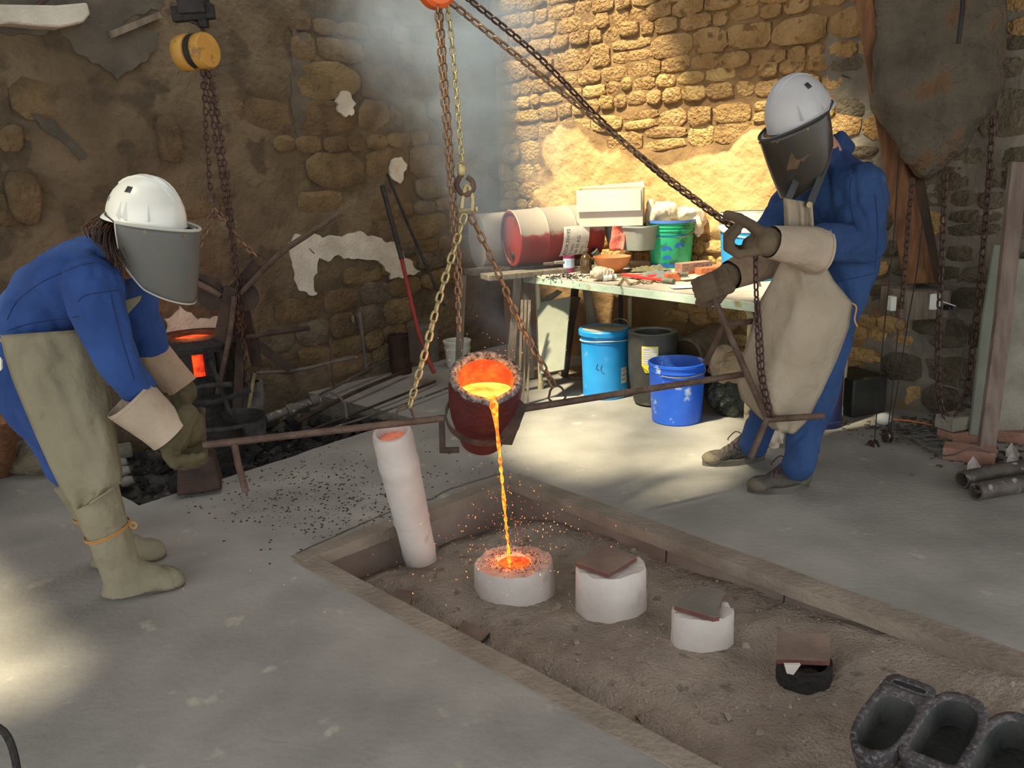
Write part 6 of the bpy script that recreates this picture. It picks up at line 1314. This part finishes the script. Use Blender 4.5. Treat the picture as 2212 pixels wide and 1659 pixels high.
gN, x1, y1, a1, tp1 = gaiter(ankN, hN, tN, kneeN, .82, 'gaiter_boot'); gF, x2, y2, a2, tp2 = gaiter(ankF, hF, tF, kneeF, .80, 'gaiter_boot')
for g, q, kn, an in ((gN, .42, kneeN, ankN), (gF, .42, kneeF, ankF)):
    c = an.lerp(kn, q*.86+.0); 
    for dz in (0, .006): MB().tube([c+a1*(dz+.010*math.cos(k*PI/12))+(x1*math.cos(k*PI/12)*.078+y1*math.sin(k*PI/12)*.076) for k in range(24)], .0022, 5, loop=True).build('twine', M['string'], g)
    for r0 in (.010, .013): MB().tube([c+x1*(.088)+Vector((math.cos(k*PI/6)*r0, -.006, math.sin(k*PI/6)*r0)) for k in range(12)], .002, 5, loop=True).build('bow_knot', M['string'], g)
apL, gL = apron(lp, [(2, 724, 2.58, 188, 711, 2.60, 2.555), (10, 765, 2.57, 222, 770, 2.64, 2.54), (26, 815, 2.56, 230, 820, 2.65, 2.535), (50, 875, 2.55, 240, 880, 2.64, 2.53), (80, 945, 2.56, 252, 950, 2.63, 2.535), (112, 1015, 2.57, 263, 1015, 2.62, 2.545), (140, 1072, 2.575, 262, 1042, 2.61, 2.55), (158, 1094, 2.58, 232, 1062, 2.59, 2.56), (164, 1101, 2.58, 196, 1086, 2.58, 2.57)], 'leather', fold=.022, seed=3)
MB().prism([D(268, 650, 2.70), D(306, 638, 2.72), D(302, 650, 2.72), D(274, 680, 2.70)], (0, .004, 0)).build('bib_corner', M['leather'], apL)
MB().lathe([(.008, -.003), (.008, .003)], D(6, 735, 2.64), (0, -1, 0), n=12).build('eyelet', M['steel'], apL)
MB().tube(smoothpath([D(6, 735, 2.64), D(1, 700, 2.68), D(4, 684, 2.72)], 4), .004, 6).build('apron_string', M['whitepl'], apL); MB().tube(smoothpath([D(2, 745, 2.66), D(4, 820, 2.66), D(8, 870, 2.66), D(12, 892, 2.66)], 4), .005, 6).build('apron_string', M['whitepl'], apL)
bdir = (SJ-SL).normalized()
glove(lp, SL-bdir*.045-Vector((0, 0, .012)), bdir, SL-ns[2]+Vector((.0, 0, -.03)), ns[2], 'glove', 'cuff', (D(366, 938, 2.60), pxr(47, 2.6), D(278, 860, 2.56), pxr(57, 2.56)), 1.12, back=1)
glove(lp, D(402, 892, 2.99), (1, -.2, .1), D(402, 892, 2.99)-D(392, 845, 2.98), D(392, 846, 2.98), 'glove', 'cuff2', (D(392, 838, 2.98), pxr(38, 3), D(318, 748, 2.97), pxr(34, 3)), 1.1, back=-1)
hF_, hS_, hU_, hm_ = helmet(lp, hc0, (.96, -.20, -.19), 'helmet', L=.128, Wd=.108, Ht=.137, vis=.24)
# hair falling from under the helmet
rr = random.Random(8); mb = MB()
for i in range(230):
    a = rr.uniform(-1, 1); st = hc0-HF*(.085+.03*rr.random())+S_*a*.07-U_*(.0+.03*rr.random()); q = rr.random(); ln = rr.uniform(.4, 1)
    e = D(200+75*q+rr.gauss(0, 4), 515+105*q*ln+rr.gauss(0, 5), 2.70+a*.09-.05*(a < 0)); m_ = st.lerp(e, .5)+Vector((-.02, -.03, .015)); pts = smoothpath([st, m_, e], 3)
    mb.tube(pts, [.0042*(1-.8*k/(len(pts)-1)) for k in range(len(pts))], 4)
for i in range(16):
    st = hc0-HF*.10-U_*.01; mb.tube([st, D(192+rr.random()*14, 478+rr.random()*22, 2.70)], [.002, .0006], 4)
mb.build('hair', M['hair'], lp, sharp=180)
# ---------------------------------------------------- right worker
rp_ = thing('person', 'standing worker in faded blue coverall and grey apron, dark visor down, gripping the hand chain', 'person', tuple(G(1690, 1040, 0)))
fd = Vector((-.80, -.60, 0)); sdv = Vector((-.60, .80, 0))
def rsec(px, py, Y, hf, hs): return (D(px, py, Y), fd*hf, sdv*hs)
RTs = [rsec(1766, 735, 3.62, .115, .15), rsec(1776, 680, 3.62, .13, .165), rsec(1796, 615, 3.63, .14, .178), rsec(1812, 560, 3.62, .15, .18), rsec(1812, 490, 3.61, .15, .19), rsec(1812, 430, 3.60, .145, .21), rsec(1806, 385, 3.60, .125, .21), rsec(1798, 352, 3.60, .10, .13), rsec(1792, 330, 3.60, .07, .08)]
nS = [D(1862, 400, 3.46), D(1868, 524, 3.42), D(1660, 522, 3.26)]; fS = [D(1722, 410, 3.78), D(1668, 500, 3.80), D(1572, 596, 3.52)]
hN_, kN_, aN_ = D(1782, 735, 3.52), D(1757, 870, 3.44), D(1722, 1002, 3.38); hF2, kF2, aF2 = D(1735, 730, 3.70), D(1668, 850, 3.72), D(1628, 962, 3.70)
RF_ = Vector((-.82, -.34, -.42)).normalized(); rc0 = D(1726, 250, 3.50); S_ = RF_.cross(Zv).normalized(); U_ = S_.cross(RF_); rcen = rc0-U_*.055-RF_*.01
mb = MB(); head(mb, rcen, RF_, S_, U_); mb.cap_(rcen-U_*.06-RF_*.04, D(1795, 345, 3.60), .055, .065); loft(mb, [(c, A*.8, B*.8) for c, A, B in RTs])
limb(mb, [(nS[0], .06), (nS[1], .045), (nS[2], .032)]); limb(mb, [(fS[0], .06), (fS[1], .045), (fS[2], .032)]); limb(mb, [(hN_, .09), (kN_, .06), (aN_, .043)]); limb(mb, [(hF2, .09), (kF2, .06), (aF2, .043)])
body = remesh(mb, 'body', M['skin'], rp_, .011, 4)
for s in (-1, 1): MB().ell(rcen+RF_*.084+S_*.030*s+U_*.014, [RF_*.008, S_*.012, U_*.008]).build('eye', M['eye'], body)
mb = MB(); loft(mb, RTs); slN = nS[1].lerp(nS[2], .46); slF = fS[1].lerp(fS[2], .3)
limb(mb, [(D(1840, 395, 3.52), .10), (nS[0], .093), (D(1874, 460, 3.43), .084), (nS[1], .082), (slN, .074)]); limb(mb, [(fS[0], .09), (fS[1], .072), (slF, .062)])
mb.cap_(nS[1]+Vector((.0, 0, .0)), D(1840, 470, 3.47), .085, .08)
limb(mb, [(hN_, .115), (kN_, .088), (aN_.lerp(kN_, .0), .072)]); limb(mb, [(hF2, .115), (kF2, .082), (aF2, .066)])
mb.cap_(D(1770, 345, 3.50), D(1828, 318, 3.64), .032, .040); mb.cap_(D(1826, 320, 3.64), D(1818, 296, 3.63), .036, .032); mb.cap_(D(1790, 340, 3.54), D(1806, 305, 3.58), .038, .034)
covR = remesh(mb, 'coverall', M['blue2'], rp_, .0105, 4, .022, 8)
RA = [(1693, 428, 3.40, 1754, 438, 3.36, 3.37), (1696, 500, 3.42, 1758, 505, 3.36, 3.36), (1690, 560, 3.42, 1776, 562, 3.38, 3.35), (1668, 605, 3.44, 1800, 606, 3.40, 3.34), (1645, 645, 3.46, 1841, 655, 3.42, 3.325), (1624, 705, 3.47, 1834, 705, 3.42, 3.31), (1605, 770, 3.47, 1808, 775, 3.40, 3.305), (1593, 828, 3.47, 1776, 845, 3.37, 3.305), (1602, 862, 3.47, 1754, 888, 3.36, 3.315), (1640, 900, 3.43, 1738, 915, 3.36, 3.325), (1668, 926, 3.38, 1716, 937, 3.35, 3.335)]
apR, gR = apron(rp_, RA, 'leather2', fold=.020, seed=11, ripple=1)
def strap(pts, wd, nm, par, m): return flat(MB(), smoothpath(pts, 3), wd, .004).build(nm, M[m], par)
strap([D(1702, 432, 3.395), D(1716, 400, 3.41), D(1736, 350, 3.46)], .028, 'strap', apR, 'darkstrap'); strap([D(1750, 440, 3.355), D(1766, 400, 3.39), D(1790, 340, 3.46)], .030, 'strap', apR, 'darkstrap')
MB().lathe([(.012, -.003), (.012, .003)], D(1748, 442, 3.35), (0, -1, 0), n=12).build('buckle', M['steel'], apR)
MB().tube(smoothpath([D(1841, 655, 3.41), D(1850, 664, 3.40), D(1846, 690, 3.40), D(1852, 705, 3.40)], 4), .0035, 6).build('apron_string', M['string'], apR)
GB = 1 if Vector((.15, 1, .1)).cross(Vector((-1, 0, -.12))).z < 0 else -1
cdir = (D(1500, 427, 3.28)-GL).normalized()
glove(rp_, D(1598, 516, 3.30), (.15, 1, .1), Vector((-1, 0, -.12)), nS[2], 'glove2', 'cuff', (D(1664, 522, 3.25), pxr(33, 3.3), D(1768, 542, 3.34), pxr(50, 3.35)), 1.15, back=GB, thumb=[D(1640, 500, 3.26), D(1618, 484, 3.25), D(1596, 472, 3.255), D(1572, 464, 3.27)])
glove(rp_, D(1526, 622, 3.42), Ht-Jt, D(1526, 622, 3.42)-fS[2], fS[2], 'glove2', 'cuff2', (D(1578, 594, 3.52), pxr(31, 3.5), D(1672, 555, 3.66), pxr(44, 3.6)), 1.08, back=1)
helmet(rp_, rc0, RF_, 'helmet2', tint='visor2', L=.142, Wd=.118, Ht=.165, vis=.27, rimm='darkstrap')
def shoe(heel, toe, ank, nm):
    d = toe-heel; d.z = 0; Ls = d.length; d.normalize(); s = Vector((-d.y, d.x, 0)); mb = MB()
    mb.ell(heel+d*.045+Zv*.055, [d*.052, s*.040, Zv*.050]); mb.ell(heel.lerp(toe, .45)+Zv*.050, [d*Ls*.30, s*.042, Zv*.046]); mb.ell(heel.lerp(toe, .76)+Zv*.036, [d*Ls*.23, s*.048, Zv*.034])
    a = Vector((ank.x, ank.y, .12)); mb.cap_(heel.lerp(toe, .22)+Zv*.06, heel.lerp(toe, .22)+Zv*.12, .043, .046); mb.cap_(heel.lerp(toe, .34)+Zv*.125, heel.lerp(toe, .50)+Zv*.085, .022, .024)
    o = remesh(mb, nm, M['shoe_dark'], rp_, .006, 2, .002, 25, disp=lambda p, n_: Vector((p.x, p.y, max(p.z, .012))))
    pl = []
    for k in range(28):
        a = 2*PI*k/28; pl.append(heel.lerp(toe, .5)+d*math.cos(a)*Ls*.5+s*math.sin(a)*(.046+.008*math.cos(a)-.006*math.cos(2*a)))
    MB().rings([[Vector((p.x, p.y, .001)) for p in pl], [Vector((p.x, p.y, .026+.012*(((p-heel).dot(d)/Ls-.5)*2)**2)) for p in pl]]).build('sole', M['sole'], o, sharp=50)
    tc = MB(); tc.ell(heel.lerp(toe, .82)+Zv*.032, [d*Ls*.185, s*.049, Zv*.034]); tc.build('toe_cap', M['shoe'], o)
    MB().ell(heel+d*.036+Zv*.052, [d*.043, s*.041, Zv*.045]).build('heel_patch', M['shoe'], o)
    for k in range(5):
        c = heel.lerp(toe, .36+.075*k)+Zv*(.128-.014*k); MB().tube(smoothpath([c-s*.030-Zv*.018, c+Zv*.008, c+s*.030-Zv*.018+d*.012], 4), .003, 5).build('lace', M['lace'], o)
    c = heel.lerp(toe, .38)+Zv*.140
    for sg in (-1, 1): MB().tube(smoothpath([c, c+s*.03*sg+d*.02+Zv*.006, c+s*.045*sg+d*.05-Zv*.03, c+s*.02*sg+d*.06-Zv*.03], 4), .0028, 5).build('lace', M['lace'], o)
    return o
shoe(G(1748, 1052, 0), G(1614, 1062, 0), aN_, 'shoe'); shoe(G(1652, 992, 0), G(1517, 1005, 0), aF2, 'shoe')

# stitched seams laid on the coveralls
from mathutils.bvhtree import BVHTree
def seams(name_pts, ob, m, r=.0016):
    bv = BVHTree.FromPolygons([v.co.copy() for v in ob.data.vertices], [tuple(p.vertices) for p in ob.data.polygons])
    for pl in name_pts:
        P = []
        for q in smoothpath([Vector((x, y, 0)) for x, y in pl], 8):
            h = bv.ray_cast(CAM, ray(q.x, q.y).normalized())
            if h[0] is not None: P.append(h[0]+h[1]*.0006)
        if len(P) > 3: MB().tube(P, r, 5).build('seam', M[m], ob)
M['seam'] = mat('dark_stitching', (14, 34, 72), (20, 42, 86), 9, .9, bump=0)
seams([[(16, 690), (40, 648), (105, 602), (200, 568), (238, 584)], [(169, 652), (188, 637), (262, 626)], [(14, 716), (60, 700), (120, 690), (170, 684)], [(240, 640), (262, 730), (290, 820)]], covL, 'seam')
seams([[(1846, 352), (1836, 410), (1842, 470), (1852, 500)], [(1768, 452), (1772, 470), (1784, 474)], [(1800, 610), (1850, 600), (1892, 590)], [(1890, 420), (1896, 500), (1890, 580)]], covR, 'seam')
# ================================================================ smoke over the crucible
sm0 = Vector((-.15, 2.95, .70)); box = MB().box((-.18, 3.9, 1.75), (1.9, 2.6, 2.3)); sv = box.build('smoke', None, None) if False else link('smoke', box.mesh('smoke'))
tag(sv, 'bluish smoke rising from the crucible in front of the wall corner', 'smoke', kind='stuff')
m = bpy.data.materials.new('smoke_volume'); m.use_nodes = True; nt = m.node_tree; N = nt.nodes; Lk = nt.links; N.remove(N['Principled BSDF'])
pv = N.new('ShaderNodeVolumePrincipled'); Lk.new(pv.outputs[0], N['Material Output'].inputs['Volume'])
pv.inputs['Color'].default_value = (.62, .74, .88, 1); pv.inputs['Anisotropy'].default_value = .2
def math_(op, a, b=None, c=None):
    n_ = N.new('ShaderNodeMath'); n_.operation = op
    for i, v in enumerate((a, b, c)):
        if v is None: continue
        if isinstance(v, (int, float)): n_.inputs[i].default_value = v
        else: Lk.new(v, n_.inputs[i])
    return n_.outputs[0]
tc = N.new('ShaderNodeTexCoord'); sp = N.new('ShaderNodeSeparateXYZ'); Lk.new(tc.outputs['Object'], sp.inputs[0]); x_, y_, z_ = sp.outputs
h_ = math_('SUBTRACT', z_, .66)
nl = N.new('ShaderNodeTexNoise'); nl.inputs['Scale'].default_value = 1.6; nl.inputs['Detail'].default_value = 3; Lk.new(tc.outputs['Object'], nl.inputs['Vector'])
wob = math_('MULTIPLY', math_('SUBTRACT', nl.outputs['Fac'], .5), .8)
cx = math_('ADD', math_('MULTIPLY_ADD', h_, -.13, .05), math_('MULTIPLY', wob, h_)); cy = math_('MULTIPLY_ADD', h_, .75, 3.02)
rad = math_('MULTIPLY_ADD', h_, .20, .08)
rx = math_('DIVIDE', math_('SUBTRACT', x_, cx), rad); ry = math_('DIVIDE', math_('SUBTRACT', y_, cy), math_('MULTIPLY', rad, 1.15))
r2 = math_('ADD', math_('MULTIPLY', rx, rx), math_('MULTIPLY', ry, ry)); fall = math_('POWER', 2.718, math_('MULTIPLY', r2, -1.3))
n2 = N.new('ShaderNodeTexNoise'); n2.inputs['Scale'].default_value = 4.2; n2.inputs['Detail'].default_value = 6; n2.inputs['Distortion'].default_value = .8; Lk.new(tc.outputs['Object'], n2.inputs['Vector'])
tex = math_('MAXIMUM', math_('MULTIPLY_ADD', n2.outputs['Fac'], 4.0, -1.40), 0.0)
fade = math_('MINIMUM', math_('MAXIMUM', math_('MULTIPLY', h_, 5.0), 0.0), 1.0)
top_ = math_('MINIMUM', math_('MAXIMUM', math_('MULTIPLY_ADD', h_, -.9, 2.1), 0.3), 1.0)
den = math_('MULTIPLY', math_('MULTIPLY', math_('MULTIPLY', fall, tex), math_('MULTIPLY', fade, top_)), 2.3)
Lk.new(den, pv.inputs['Density']); sv.data.materials.append(m)
try: sc.cycles.volume_step_rate = 1.0; sc.cycles.volume_preview_step_rate = 1.0; sc.cycles.volume_max_steps = 64
except Exception: pass
